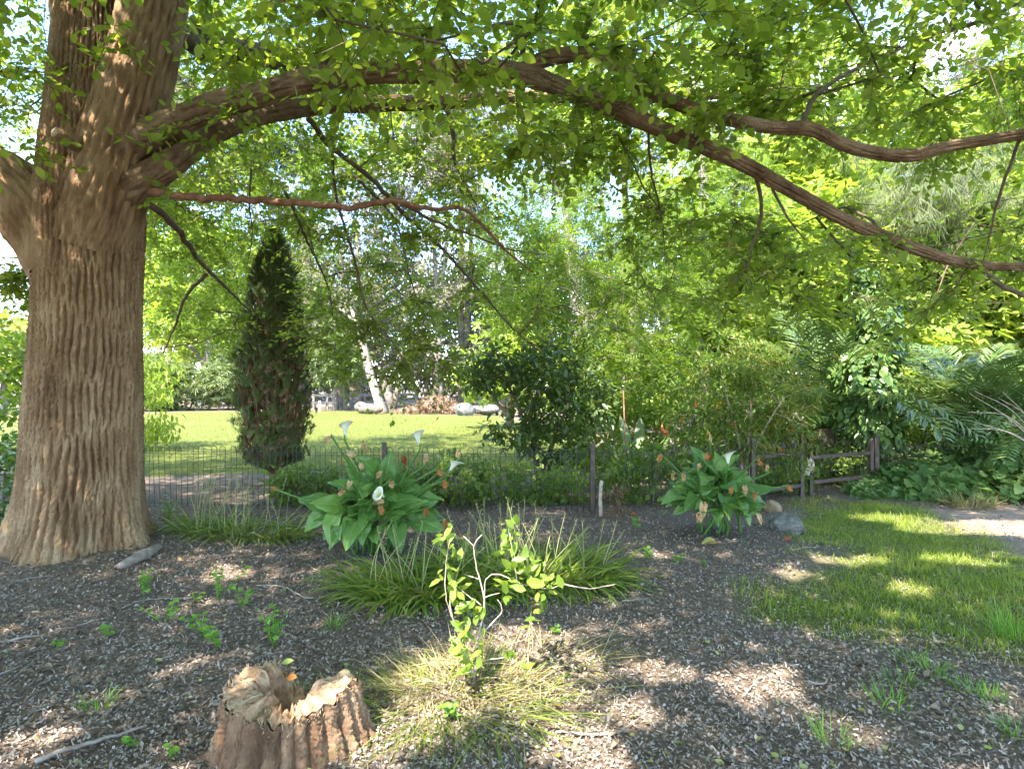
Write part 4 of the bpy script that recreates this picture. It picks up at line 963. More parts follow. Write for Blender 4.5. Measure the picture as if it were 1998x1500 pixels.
# strelitzia
sx = np.array(gp(1245, 9.3))
st = Thing('strelitzia', 'strelitzia with broad upright paddle leaves behind the fence', 'plant', sx)
for i, (az, el, L) in enumerate([(1.3, 1.4, 1.15), (.4, 1.2, 1.0), (2.6, 1.15, 1.05), (3.3, .95, .9), (-.3, .95, .9), (1.9, 1.35, 1.2), (4.4, 1.1, .95), (5.2, 1.2, .9)]):
    V, Q = strips(sx[None] + [[.08 * math.cos(az), .08 * math.sin(az), 0]], az + 0.0, el, L, .20, .35, 9)
    V[:, 2] += .0
    # widen only the upper half, keep a stalk below
    c = (V[0::2] + V[1::2]) / 2; tt = np.linspace(0, 1, len(c)); w = np.interp(tt, [0, .38, .5, .75, .92, 1], [.07, .07, .6, .75, .5, .03])
    s_ = V[1::2] - V[0::2]; s_ = unit(s_) * .22
    V[0::2] = c - s_ * w[:, None] * .5; V[1::2] = c + s_ * w[:, None] * .5
    st.part('leaf', MB().add(V, Q), M['palm_leaf'])
for q, y_ in ((1303, 850), (1292, 842)):
    e = at(q, y_, 9.0); st.part('flower', MB().add(*strips(np.repeat(e[None], 5, 0), rng.uniform(0, 6, 5), rng.uniform(.2, 1.2, 5), .16, .035, .3, 3)), M['orange'])
    st.part('flower_stalk', MB().add(*tube(np.array([sx + [0, 0, .1], (sx + e) / 2 + [.05, 0, .12], e]), [.012, .01, .008], 5)), M['arum_stalk'])
b0 = np.array(gp(1219, 8.9)); single('garden_stake', 'thin wooden stake standing beside the strelitzia', 'stake', MB().add(*tube(np.array([b0, b0 + [.01, 0, .6], b0 + [-.02, 0, 1.5]]), [.013, .012, .01], 6)), M['dead_branch'], b0)
v0 = at(1325, 868, 8.6)
# a big leaf of the clump behind the arum, sunlight put into its pale colour
Vq, Qq = strips(np.array([v0 + [-.25, 0, -.1]]), .2, .55, .6, .2, .5, 8)
st.part('leaf', MB().add(Vq, Qq), M['pale_bush'], label='large leaf with sunlight painted in as pale colour')

# palms
def frond(th, base, az, el, L, bend, nl=38):
    s = np.linspace(0, 1, 16); ang = el - bend * s ** 1.4
    h = np.array([math.cos(az), math.sin(az), 0]); P = [np.array(base, float)]
    for i in range(1, 16): P.append(P[-1] + (h * math.cos(ang[i]) + np.array([0, 0, math.sin(ang[i])])) * L / 15)
    P = np.array(P); T, X, Y_ = frames(P)
    o = th.part('frond', MB().add(*tube(P, np.linspace(.02, .004, 16), 5)), M['arum_stalk'])
    tt = np.repeat(np.linspace(.16, .99, nl), 2); sg = np.tile([-1.0, 1.0], nl)
    base_ = np.stack([np.interp(tt, s, P[:, k]) for k in range(3)], -1); tv = unit(np.stack([np.interp(tt, s, T[:, k]) for k in range(3)], -1))
    sd = np.array([-math.sin(az), math.cos(az), 0]); up = unit(np.cross(tv, sd) * -1); up = np.where(up[:, 2:3] < 0, -up, up)
    dr = unit(tv * .75 + sd * sg[:, None] * .8 + up * .28 + .1 * rng.normal(size=tv.shape))
    LL = L * .24 * np.sin(np.pi * np.clip(tt * .86 + .12, 0, 1)) ** .7 * rng.uniform(.85, 1.1, len(tt)) + .06
    # two-segment leaflets that droop at the tip
    A1 = base_; B1 = A1 + dr * LL[:, None] * .55; C1 = B1 + unit(dr + np.array([0, 0, -.55])) * LL[:, None] * .45
    wv = unit(np.cross(dr, up)) * .021
    V = np.stack([A1, B1 - wv, B1 + wv, C1], 1).reshape(-1, 3)
    q = (np.arange(len(tt))[:, None] * 4)
    Tt = np.concatenate([q + [[0, 1, 2]], q + [[1, 3, 2]]])
    th.part('leaflets', MB().add(V, Tt), M['palm_leaf'], parent=o, kind='stuff', smooth=False)
def palm(label, px, d, hz, n, Lr, azs=None):
    b0 = np.array(gp(px, d)); th = Thing('palm', label, 'palm', b0, 'palms in the thicket')
    Pl = np.array([b0 + [0, 0, -.1], b0 + [.02, 0, hz * .5], b0 + [0, 0, hz]]); Pl, rl = smooth_line(Pl, np.array([.13, .11, .10]), .05)
    th.part('trunk', MB().add(*bark_tube(Pl, rl, 30, .1, .08, .03, 5)), M['branch_bark'])
    for i in range(n):
        az = i * 2.399 + rng.uniform(-.2, .2); el = rng.uniform(.55, 1.5)
        frond(th, b0 + [.05 * math.cos(az), .05 * math.sin(az), hz], az, el, rng.uniform(*Lr), rng.uniform(.7, 1.5))
palm('palm with arching fronds behind the gate, wrapped by vine', 1610, 10.4, .85, 28, (1.9, 2.7))
palm('palm with drooping fronds near the right edge', 1890, 9.7, .8, 28, (1.7, 2.4))
palm('smaller palm showing left of the vine column', 1440, 11.6, 1.2, 14, (1.4, 2.0))
# vine column on the first palm
n = 3000; vc = np.array(gp(1698, 9.75)); z = rng.uniform(0, 1, n) ** .9 * 2.9 + .55; a = rng.uniform(0, 6.28, n)
r_ = np.interp(z, [.5, 1.0, 1.6, 2.3, 3.0, 3.5], [.28, .5, .48, .36, .30, .12]) * rng.uniform(.75, 1.1, n) * (1 + .2 * np.sin(z * 7 + a * 2))
vn = Thing('climbing_vine', 'thick column of glossy vine climbing the first palm', 'vine', vc)
o_ = np.stack([np.cos(a), np.sin(a), 0 * a], -1); P_ = np.stack([vc[0] + r_ * np.cos(a) + .12 * np.sin(z * 3), vc[1] + r_ * np.sin(a), vc[2] + z], -1)
dd_ = np.argsort(P_[:, 1]); bigl = dd_[:120]; rst = dd_[120:]
Yv = o_ * .5 + np.array([0, 0, -.8]) + .5 * rnd(n); Nv = o_ + .4 * rnd(n) + [0, 0, .3]; Sv = rng.uniform(.09, .17, n)
vn.part('foliage', MB().add(*inst(T_OVAL, P_[rst], Yv[rst], Nv[rst], Sv[rst], np.full(len(rst), 1.5))), M['ivy'], kind='stuff')
vl = mesh_np('leaf', T_OVAL[0] * [1.6, 1, 1], [T_OVAL[1]], M['ivy']); Bv = basis(Yv[bigl], Nv[bigl])
for i, q in enumerate(bigl): vn.piece('leaf', vl, P_[q], Bv[i], Sv[q])
vn.part('stem', MB().add(*tube(smooth_line(np.array([vc, vc + [.1, -.1, .8], vc + [-.08, -.15, 1.7], vc + [.05, 0, 2.8]]), None, .1), .018, 6)), M['grey_bark'])

# pomegranate-like bush with orange flowers
pb, _ = tree('flowering_shrub', 'loose olive green shrub dotted with orange flowers over the fence', [([gp(1450, 8.7, -.05), gp(1440, 8.7, .8), gp(1410, 8.6, 1.6)], [.03, .025, .01]), ([gp(1455, 8.7, 0), gp(1480, 8.6, .8), gp(1530, 8.5, 1.4)], [.03, .022, .01]), ([gp(1452, 8.7, 0), gp(1462, 8.8, 1.0), gp(1470, 8.8, 1.9)], [.028, .02, .008])],
     [blob(1400, 760, 8.6, .55, .5, .5), blob(1500, 770, 8.6, .6, .5, .5), blob(1450, 700, 8.8, .5, .5, .35), blob(1560, 830, 8.4, .4, .4, .35), blob(1350, 800, 8.6, .4, .4, .4), blob(1440, 850, 8.5, .6, .4, .35), blob(1360, 880, 8.6, .5, .3, .3), blob(1520, 900, 8.45, .45, .25, .22)], 150, 8200, T_NARR, .115, 'pome_leaf', 'pale_twig', clump_r=.16, cat='shrub', crown='foliage')
for q, y_, d in [(1358, 790, 8.2), (1400, 675 + 120, 8.15), (1430, 826, 8.1), (1544, 840, 8.0), (1524, 878, 8.2), (1585, 866, 8.3), (1465, 788, 8.2), (1300, 845, 8.2), (1407, 787, 8.2), (1330, 818, 8.2)]:
    e = at(q, y_, d); k = 7
    pb.part('flower', MB().add(*strips(np.repeat(e[None], k, 0), np.arange(k) * .9, rng.uniform(-.2, 1.0, k), .05, .035, .6, 3)), M['orange'])

# ------------------------------------------------------------------ wire fence and gate
FL = [(150, 7.95), (750, 7.72), (1155, 7.66), (1466, 8.2), (1562, 8.7)]
FR = [(1712, 9.25), (1900, 9.5), (2120, 9.6)]
fz = lambda x, y: float(gz(x, y))
def hairpin(h, w=.072, r=.0042):
    a = np.linspace(0, np.pi, 6)
    P = [[-w / 2, 0, 0], [-w / 2, 0, h * .5], [-w / 2, 0, h - w / 2 - .05]] + [[-w / 2 * math.cos(t_), -.012 * math.sin(t_), h - w / 2 + w / 2 * math.sin(t_)] for t_ in a] + [[w / 2, 0, h - w / 2 - .05], [w / 2, .0, h * .5], [w / 2, 0, 0]]
    return MB().add(*tube(np.array(P), r, 4))
hp_me = hairpin(.80).mesh('wire_hoop', M['wire'])
hp_me2 = hairpin(.70).mesh('wire_hoop', M['wire'])
def fence_run(th, L, posts=True, lo=0.0, top=.86, me=hp_me, hh=.8, rails=(.06, .30, .52, .70, .735)):
    for i in range(len(L) - 1):
        a, b_ = np.array(gp(*L[i])), np.array(gp(*L[i + 1])); Ln = np.linalg.norm(b_ - a); m_ = int(Ln / .145); d = (b_ - a) / Ln
        X = np.array([d[0], d[1], 0]); X /= np.linalg.norm(X); Rm = np.stack([X, [-X[1], X[0], 0], [0, 0, 1]], -1)
        for k in range(m_):
            p_ = a + (b_ - a) * (k + .5) / m_
            tilt = Matrix.Rotation(rng.normal() * .02, 3, 'Y')
            th.piece('wire_hoop', me, p_ + [0, 0, .01 + rng.normal() * .004], Rm @ np.array(tilt), 1)
        for r_ in rails:
            q = np.array([a + (b_ - a) * t_ + [0, .004, r_ + .006 * math.sin(t_ * 7 + i + r_ * 9)] for t_ in np.linspace(0, 1, 9)])
            th.part('cross_wire', MB().add(*tube(q, .003, 4)), M['wire'])
    if posts:
        for (q, d) in L[1:]:
            b0 = np.array(gp(q, d)) + [0, -.035, 0]
            o = th.part('post', MB().add(*box(b0 - [0, 0, .1], b0 + [rng.normal() * .01, 0, top], .05, .05)), M['fence_metal'], smooth=False)
            th.part('cap', MB().add(*box(b0 + [0, 0, top - .004], b0 + [0, 0, top + .012], .056, .056)), M['fence_metal'], parent=o, smooth=False)
wf = Thing('wire_fence', 'low looped wire fence with dark steel posts between garden bed and lawn', 'fence', gp(700, 7.75))
fence_run(wf, FL)
a, b_ = np.array(gp(1466, 8.2)), np.array(gp(1562, 8.7))
for hh in (.62, .16): wf.part('rail', MB().add(*box(a + [.03, -.04, hh], b_ + [-.03, -.04, hh], .035, .05)), M['fence_metal'], smooth=False)
for L in ([(285, 906, 7.7), (400, 892, 7.66), (545, 868, 7.6)], [(400, 912, 7.68), (470, 905, 7.62), (530, 897, 7.58)], [(285, 872, 7.8), (400, 876, 7.7), (560, 884, 7.66)]):
    wf.part('loose_wire', MB().add(*tube(smooth_line(np.array(pxs(L)), None, .1), .003, 4)), M['wire'], label='bent wire sprung loose from the top of the fence')
wr_ = Thing('wire_fence', 'short run of wire fence right of the gate, half swallowed by ivy', 'fence', gp(1800, 9.4))
fence_run(wr_, FR, top=.8, me=hp_me2, hh=.7, rails=(.06, .3, .5, .62))
ga, gb = np.array(gp(1582, 8.78)), np.array(gp(1700, 9.2))
gt = Thing('gate', 'dark steel framed wire gate standing closed in the fence', 'gate', ga)
for e, tp_ in ((ga, .60), (gb, .78)):
    gt.part('gate_post', MB().add(*box(e - [0, 0, .05], e + [0, 0, tp_], .05, .05)), M['fence_metal'], smooth=False)
pb2 = gb + [.09, .03, 0]; wr_.part('post', MB().add(*box(pb2 - [0, 0, .1], pb2 + [0, 0, .84], .06, .06)), M['fence_metal'], smooth=False)
for hh in (.555, .20): gt.part('rail', MB().add(*box(ga + [.027, 0, hh], gb + [-.027, 0, hh + .02], .036, .05)), M['fence_metal'], smooth=False)
m_ = 8
for k in range(m_):
    p_ = ga + (gb - ga) * (k + .6) / (m_ + .2); X = unit(gb - ga); X[2] = 0
    gt.piece('wire_hoop', hp_me2, p_ + [0, .03, .06], np.stack([X, [-X[1], X[0], 0], [0, 0, 1]], -1), 1)
for hh in (.10, .33, .45): gt.part('cross_wire', MB().add(*tube(np.array([ga + [0, .034, hh], (ga + gb) / 2 + [0, .034, hh + .004], gb + [0, .034, hh]]), .003, 4)), M['wire'])
# rag on the gate post
c = at(1576, 900, 8.68); u = np.linspace(-1, 1, 9); v = np.linspace(0, 1, 9); U, Vv = np.meshgrid(u, v)
X_ = .045 * U * (1 + .5 * Vv) + .02 * np.sin(Vv * 5) + .03 * Vv; Y_ = -.04 - .02 * np.cos(U * 7 + Vv * 3) - .02 * (1 - U ** 2); Z_ = .05 - .2 * Vv * (1 - .3 * U) + .02 * np.sin(U * 5)
i9 = (np.arange(8)[:, None] * 9 + np.arange(8)[None]).ravel()
single('rag', 'crumpled beige rag hanging on the gate post', 'rag', MB().add(np.stack([X_, Y_, Z_], -1).reshape(-1, 3) + c, np.stack([i9, i9 + 1, i9 + 10, i9 + 9], -1)), M['cloth'], c)
# short broken stake and dry weed by the middle post
b0 = np.array(gp(1172, 7.45)); single('broken_stake', 'short broken pale stake beside the middle fence post', 'stake', MB().add(*bark_tube(smooth_line(np.array([b0 - [0, 0, .05], b0 + [-.005, 0, .25], b0 + [.012, 0, .43]]), None, .02), np.linspace(.024, .02, len(smooth_line(np.array([b0 - [0, 0, .05], b0 + [-.005, 0, .25], b0 + [.012, 0, .43]]), None, .02))), 12, .02, .08, .004, 2)), M['pale_twig'], b0)
bush('dry_weed', 'withered brown weed beside the broken stake', 1205, 7.4, .16, .42, 22, 420, T_NARR, .06, 'cypress_dead', clump_r=.07, bark='dead_branch', cat='weed', sr=.006)

# ------------------------------------------------------------------ arum lilies
def arum_leaf_mesh(seed):
    q = np.random.default_rng(seed)
    mar = np.array([(0, 0), (.045, -.10), (.12, -.22), (.20, -.235), (.275, -.14), (.325, .02), (.33, .16), (.305, .32), (.25, .5), (.18, .68), (.105, .84), (.045, .94), (0, 1.0)])
    mid = np.array([0, 0, 0, .01, .03, .08, .18, .33, .5, .68, .84, .94, 1.0])
    t0 = np.linspace(0, 1, len(mar)); tt = np.linspace(0, 1, 25)
    mx, my, md = np.interp(tt, t0, mar[:, 0]), np.interp(tt, t0, mar[:, 1]), np.interp(tt, t0, mid)
    wid = q.uniform(.98, 1.25); arch = q.uniform(.12, .5); fold = q.uniform(.15, .55); ph = q.uniform(0, 6)
    V = []; Q = []; nc = 5
    for s in (-1, 1):
        b0 = len(V)
        for i in range(25):
            for c in range(nc + 1):
                f = c / nc
                x = s * mx[i] * f * wid; y = md[i] * (1 - f) + my[i] * f
                z = fold * abs(x) * (1 - .5 * f) - arch * max(y, 0) ** 2 + .035 * f * math.sin(y * 12 + ph + s) + .008 * math.sin(tt[i] * 44) * f * (1 - f) * 3
                if y < 0: z += .25 * y
                V.append((x, y, z))
        for i in range(24):
            for c in range(nc):
                a = b0 + i * (nc + 1) + c
                Q.append((a, a + 1, a + nc + 2, a + nc + 1) if s > 0 else (a, a + nc + 1, a + nc + 2, a + 1))
    return np.array(V), np.array(Q)
ARL = [mesh_np('leaf', *(lambda vq: (vq[0], [vq[1]]))(arum_leaf_mesh(s)), M['arum_leaf']) for s in range(7)]

def spathe(c, ax, tipdir, L, fresh=True, seed=0):
    """funnel flower; ax: axis of the funnel, tipdir: side the tip points to"""
    ax = unit(np.array(ax, float)); td = np.array(tipdir, float); td = unit(td - ax * td.dot(ax)); sd = np.cross(ax, td)
    nu, nv = 22, 9
    V = []
    for j in range(nv):
        v = j / (nv - 1)
        for i in range(nu):
            u = -np.pi + 2 * np.pi * i / (nu - 1)
            wgt = math.cos(u / 2)                         # 1 at the tip side, 0 at the seam
            hgt = L * v * (.62 + .38 * wgt ** 1.5)
            rad = L * (.075 + .10 * v + .26 * v ** 3.2 * (.75 + .5 * wgt ** 6)) * (1 + .05 * math.sin(3 * u + seed))
            hgt -= L * .16 * v ** 6 * (1 - .6 * wgt ** 8)
            V.append(c + ax * hgt + rad * (math.cos(u) * td + math.sin(u) * sd) * (1 + .12 * (i == nu - 1)))
    idx = (np.arange(nv - 1)[:, None] * nu + np.arange(nu - 1)[None]).ravel()
    return np.array(V), np.stack([idx, idx + 1, idx + nu + 1, idx + nu], -1)
def wither(c, dirn, L, seed):
    q = np.random.default_rng(seed); d = unit(np.array(dirn, float)); s = unit(np.cross(d, [.3, -1, .2])); n_ = np.cross(d, s)
    nu, nv = 9, 9; V = []
    for j in range(nv):
        v = j / (nv - 1); w = L * .21 * math.sin(math.pi * (v * .9 + .08)) ** .7 + .004
        for i in range(nu):
            u = 2 * i / (nu - 1) - 1
            V.append(c + d * L * v + s * w * u * (1 - .2 * math.sin(v * 6 + seed)) + n_ * w * (.8 * (1 - u * u) * math.cos(v * 3 + seed) + .28 * math.sin(u * 6 + v * 7 + seed * 2)) + q.normal(size=3) * L * .035)
    idx = (np.arange(nv - 1)[:, None] * nu + np.arange(nu - 1)[None]).ravel()
    return np.array(V), np.stack([idx, idx + 1, idx + nu + 1, idx + nu], -1)

def arum(name, label, base, n, rad, hgt, Ls, flowers, seed):
    global rng
    keep_rng = rng; rng = np.random.default_rng(seed)
    th = Thing(name, label, 'arum lily', base, 'arum lily clumps')
    for i in range(n):
        az = i * 2.399 + rng.uniform(-.3, .3); f = math.sqrt((i + .5) / n)
        r0 = rad * f * rng.uniform(.55, 1.0); z = hgt * (1.04 - .62 * f ** 1.5) * rng.uniform(.82, 1.12) + .05
        h = np.array([math.cos(az), math.sin(az), 0])
        root = base + h * .14 * f + [rng.normal() * .05, rng.normal() * .05, 0]
        e = base + h * r0 + np.array([rng.normal() * .04, rng.normal() * .04, z])
        el = rng.uniform(-.5, .85) - .25 * f + (.5 if f < .4 else 0) + (.35 if math.sin(az) > .2 else 0)
        Yd = h * math.cos(el) + np.array([0, 0, math.sin(el)]) + .2 * rng.normal(size=3)
        Nd = np.array([0, 0, 1.0]) - h * .1 + .35 * rng.normal(size=3) + np.array([0, -.75, 0])
        Bm = basis(Yd[None], Nd[None])[0]; sc = rng.uniform(*Ls)
        o = th.piece('leaf', ARL[int(rng.integers(0, 7))], e, Bm, sc)
        midp = (root + e) / 2 + np.array([0, 0, .18 * z]) - h * .12 * r0
        Pl = smooth_line(np.array([root, midp, e - unit(Yd) * .03 * 0]), None, .06)
        mt = MB().add(*tube(Pl, np.linspace(.013, .006, len(Pl)), 6))
        so_ = put('stalk', mt.mesh('stalk', M['arum_stalk']), None); so_.parent = o
        so_.matrix_parent_inverse = (Matrix.Translation(Vector(th.loc.tolist())) @ o.matrix_local).inverted()
    for k, (fp, kind, dr) in enumerate(flowers):
        fp = np.array(fp); root = base + rng.normal(size=3) * [.12, .10, 0]
        dr = np.array(dr, float)
        if kind == 'fresh': ax = unit(dr); nod = fp
        bend = (root + fp) / 2 + np.array([0, 0, .10]) + (root - fp) * [.12, .12, 0]
        if kind == 'fresh':
            L = .15; V = spathe(fp, dr, [dr[0] + .6, -.7, .1], L, True, k)
            o = th.part('flower', MB().add(*V), M['spathe'])
            axu = unit(dr); th.part('spadix', MB().add(*tube(np.array([fp + axu * .02, fp + axu * .06, fp + axu * .095]), [.007, .008, .005], 8)), M['spadix'], parent=o)
        else:
            V = wither(fp, dr, rng.uniform(.075, .115), k + seed)
            o = th.part('flower', MB().add(*V), M['withered' if kind == 'dry' else 'rust_petal'])
            o['label'] = 'withered papery flower'
        pts_ = np.array([root, bend, fp - unit(dr) * (.05 if kind == 'fresh' else 0) + ([0, 0, 0] if kind == 'fresh' else [0, 0, -.01]), fp + unit(dr) * .012])
        Pl = smooth_line(pts_, None, .05)
        th.part('flower_stalk', MB().add(*tube(Pl, np.linspace(.012, .0085, len(Pl)), 7)), M['arum_stalk'], parent=o)
    rng = keep_rng
    return th
bA = gnd(735, 1075)
fl = [(at(674, 850, 5.5), 'fresh', (.0, .0, 1)), (at(817, 868, 5.5), 'fresh', (-.1, .0, 1)), (at(878, 918, 5.5), 'fresh', (.5, -.2, .75)), (at(748, 968, 5.05), 'fresh', (-.25, -.75, .35)),
      (at(650, 852, 5.5), 'dry', (-1, 0, -.5)), (at(674, 882, 5.4), 'dry', (.9, -.2, -.3)), (at(708, 862, 5.6), 'dry', (.2, 0, -1)), (at(684, 935, 5.2), 'dry', (-.2, -.2, -1)), (at(674, 952, 5.15), 'dry', (-.7, -.2, -.8)), (at(728, 980, 5.05), 'dry', (.6, -.2, .1)), (at(742, 982, 5.0), 'rust', (.2, -.2, -1)),
      (at(704, 900, 5.5), 'dry', (.1, 0, -1)), (at(746, 918, 5.6), 'dry', (-.5, 0, -.6)), (at(786, 888, 5.7), 'rust', (.3, 0, -1)), (at(830, 905, 5.6), 'dry', (.1, 0, 1)), (at(762, 935, 5.1), 'dry', (.2, -.3, -1)), (at(852, 912, 5.5), 'rust', (.5, 0, -.8)), (at(866, 935, 5.4), 'rust', (.2, 0, -1)), (at(893, 895, 5.6), 'dry', (.1, 0, 1)), (at(832, 990, 5.2), 'rust', (0, -.2, -1)), (at(870, 1012, 5.3), 'rust', (0, -.1, -1)), (at(545, 955, 5.6), 'rust', (-.8, 0, .2))]
arum('arum_lily', 'arum lily clump with white and withered flowers in front of the fence', bA, 120, .50, .66, (.17, .30), fl, 3)
bB = gnd(1395, 1040)
fl = [(at(1420, 905, 6.2), 'fresh', (.05, 0, 1))] + [(at(*p), k_, d_) for p, k_, d_ in [((1290, 885, 6.3), 'rust', (-.3, 0, -1)), ((1385, 862, 6.3), 'dry', (.1, 0, 1)), ((1312, 918, 6.1), 'dry', (.1, 0, -1)), ((1335, 918, 6.0), 'dry', (-.1, 0, -1)), ((1362, 918, 6.0), 'dry', (.2, 0, .9)), ((1375, 900, 6.2), 'rust', (.2, 0, .6)), ((1427, 948, 5.8), 'rust', (-.1, -.1, -1)), ((1452, 945, 5.8), 'dry', (.1, -.1, -1)), ((1472, 958, 5.9), 'rust', (.1, 0, -1)), ((1478, 892, 6.2), 'rust', (.4, 0, -.8)), ((1497, 922, 6.0), 'dry', (.0, 0, 1)), ((1533, 945, 6.1), 'rust', (.5, 0, -.5)), ((1386, 885, 6.3), 'rust', (0, 0, -1)), ((1365, 1000, 5.6), 'dry', (-.3, -.3, -1))]]
tB = arum('arum_lily', 'arum lily clump right of centre with many drooping dried flowers', bB, 110, .44, .64, (.17, .29), fl, 8)

yl = mesh_np('leaf', *(lambda vq: (vq[0] * [1, 1, .6], [vq[1]]))(arum_leaf_mesh(5)), M['fallen_leaf']); bl_ = mesh_np('leaf', *(lambda vq: (vq[0] * [.6, 1, 1.6], [vq[1]]))(arum_leaf_mesh(6)), M['withered'])
tB.piece('leaf', yl, gnd(1393, 1066) + [0, 0, .05], basis(np.array([[-.8, -.4, .1]]), np.array([[0, -.3, 1.0]]))[0], .15, label='yellowed leaf lying on the mulch')
tB.piece('leaf', bl_, at(1372, 985, 5.75), basis(np.array([[-.15, -.3, -1.0]]), np.array([[0, -1, .2]]))[0], .17, label='dried brown leaf hanging down')
tB.piece('leaf', bl_, at(1480, 1005, 5.8), basis(np.array([[.35, -.3, -1.0]]), np.array([[0, -1, .2]]))[0], .10, label='dried brown leaf tip')
# ------------------------------------------------------------------ strap-leaved clumps
def clump(name, label, base, n, R0, Lr, w, mat, stalks=0, sh=.5, elr=(.2, 1.2), bendr=(.6, 1.8), ell=(1, 1), cat='plant', k=5, group=None):
    th = Thing(name, label, cat, base, group)
    a = rng.uniform(0, 6.28, n); r_ = R0 * np.sqrt(rng.uniform(0, 1, n))
    P = np.stack([base[0] + r_ * np.cos(a) * ell[0], base[1] + r_ * np.sin(a) * ell[1], 0 * a], -1); P[:, 2] = gz(P[:, 0], P[:, 1]) - .01
    th.part('leaf_blades', MB().add(*strips(P, a + rng.normal(size=n) * .6, rng.uniform(*elr, n), rng.uniform(*Lr, n), w * rng.uniform(.6, 1.2, n), rng.uniform(*bendr, n), k, tw=1.0)), M[mat], kind='stuff')
    for i in range(stalks):
        aa = rng.uniform(0, 6.28); rr = R0 * math.sqrt(rng.uniform(0, 1)) * .9
        b = np.array([base[0] + rr * math.cos(aa) * ell[0], base[1] + rr * math.sin(aa) * ell[1], 0]); b[2] = float(gz(b[0], b[1]))
        e = b + np.array([rng.normal() * .14, rng.normal() * .10, sh * rng.uniform(.6, 1.1)])
        Pl = smooth_line(np.array([b, (b + e) / 2 + [rng.normal() * .02, 0, .03], e]), None, .08)
        o = th.part('seed_stalk', MB().add(*tube(Pl, np.linspace(.0045, .0025, len(Pl)), 4)), M['seed_stalk'])
        m2 = 14; ts = rng.uniform(.72, 1, m2); pp = b + (e - b) * ts[:, None] + [0, 0, .01]
        th.part('seed_head', MB().add(*inst(T_NARR, pp, rnd(m2) + [0, 0, .7], rnd(m2), rng.uniform(.015, .035, m2))), M['seed_stalk'], parent=o, kind='stuff')
    return th
clump('strap_plant', 'low strap leaved clump with tall seed stalks beside the elm trunk', gnd(470, 1050), 900, .60, (.22, .46), .022, 'strap_leaf', 34, .62, ell=(1.15, .45), group='strap leaved clumps')
clump('strap_plant', 'wide strap leaved clump with seed stalks behind the lime leaved sapling', gnd(1030, 1130), 1500, .60, (.28, .62), .024, 'strap_leaf', 46, .62, ell=(1.15, .6), elr=(.15, 1.25), group='strap leaved clumps')
clump('strap_plant', 'strap leaved clump at the foot of the white arum lilies', gnd(830, 1160), 1100, .44, (.28, .58), .022, 'strap_leaf', 18, .55, ell=(1.2, .7), elr=(.15, 1.25), group='strap leaved clumps')
clump('dry_grass_tuft', 'sunlit straw coloured tuft of dry grass at the sapling foot', gnd(905, 1330), 2300, .33, (.08, .30), .0055, 'dry_grass', 0, elr=(.0, 1.1), bendr=(.2, 2.0), ell=(1.2, .75), cat='grass tuft', k=4)
clump('wispy_grass', 'greener wispy grass spreading in front of the dry tuft', gnd(850, 1375), 700, .48, (.25, .6), .006, 'strap_leaf', 0, elr=(.05, .6), bendr=(.3, 1.1), ell=(1.2, .5), cat='grass tuft', k=5)
clump('wispy_grass', 'wispy grass right of the sapling running onto bare earth', gnd(1040, 1290), 420, .34, (.2, .5), .006, 'dry_grass', 0, elr=(.05, .6), bendr=(.3, 1.1), ell=(1.2, .6), cat='grass tuft', k=5)

# ------------------------------------------------------------------ lime-leaved sapling
sb = gnd(925, 1325)
sp_ = Thing('sapling', 'lime leaved sapling with bare pale twigs catching the sun', 'sapling', sb)
st_ = [[(925, 1330, 3.3), (935, 1240, 3.3), (945, 1170, 3.3), (930, 1110, 3.3), (925, 1066, 3.28), (940, 1042, 3.27)], [(925, 1066, 3.28), (905, 1046, 3.3)],
       [(945, 1190, 3.3), (948, 1130, 3.28), (975, 1120, 3.25), (1010, 1135, 3.2), (1060, 1148, 3.15), (1100, 1140, 3.1)], [(925, 1320, 3.28), (895, 1240, 3.22), (878, 1180, 3.2), (885, 1140, 3.2)], [(895, 1240, 3.22), (870, 1160, 3.15), (872, 1080, 3.15), (880, 1050, 3.15)],
       [(1010, 1135, 3.2), (1000, 1080, 3.2), (995, 1040, 3.2)], [(930, 1250, 3.3), (965, 1210, 3.3), (980, 1195, 3.3)], [(935, 1130, 3.3), (905, 1120, 3.3)], [(938, 1180, 3.3), (880, 1135, 3.3)], [(945, 1165, 3.3), (975, 1157, 3.3)],
       [(930, 1290, 3.25), (960, 1285, 3.15), (1005, 1280, 3.1)], [(1100, 1140, 3.1), (1150, 1148, 3.05), (1200, 1140, 3.0)], [(940, 1240, 3.3), (980, 1190, 3.3), (970, 1170, 3.3)], [(925, 1300, 3.2), (905, 1270, 3.1), (880, 1240, 3.1)]]
for i, L in enumerate(st_):
    Pl = smooth_line(np.array(pxs(L)), None, .03); r0 = .0065 if i in (0, 3) else .0038
    Pl = Pl + rng.normal(size=Pl.shape) * .0015
    sp_.part('twig' if i else 'stem', MB().add(*tube(Pl, np.linspace(r0, r0 * .4, len(Pl)), 6)), M['pale_twig'])
lf = mesh_np('leaf', T_OVAL[0] * [1.35, 1, 1], [T_OVAL[1]], M['lime_leaf'])
LP = [(872, 1055, 3.15, 9), (885, 1100, 3.15, 7), (1000, 1035, 3.2, 9), (985, 1075, 3.2, 7), (1010, 1110, 3.15, 8), (1035, 1130, 3.1, 7), (890, 1165, 3.15, 9), (905, 1190, 3.15, 7), (905, 1225, 3.15, 9), (890, 1270, 3.1, 10), (935, 1265, 3.15, 8), (920, 1300, 3.05, 7), (1005, 1285, 3.08, 4), (1060, 1150, 3.05, 6), (1080, 1135, 3.05, 4), (1050, 1200, 3.1, 4), (930, 1200, 3.2, 7), (990, 1150, 3.15, 6), (870, 1010 + 110, 3.2, 5), (1030, 1095, 3.2, 5)]
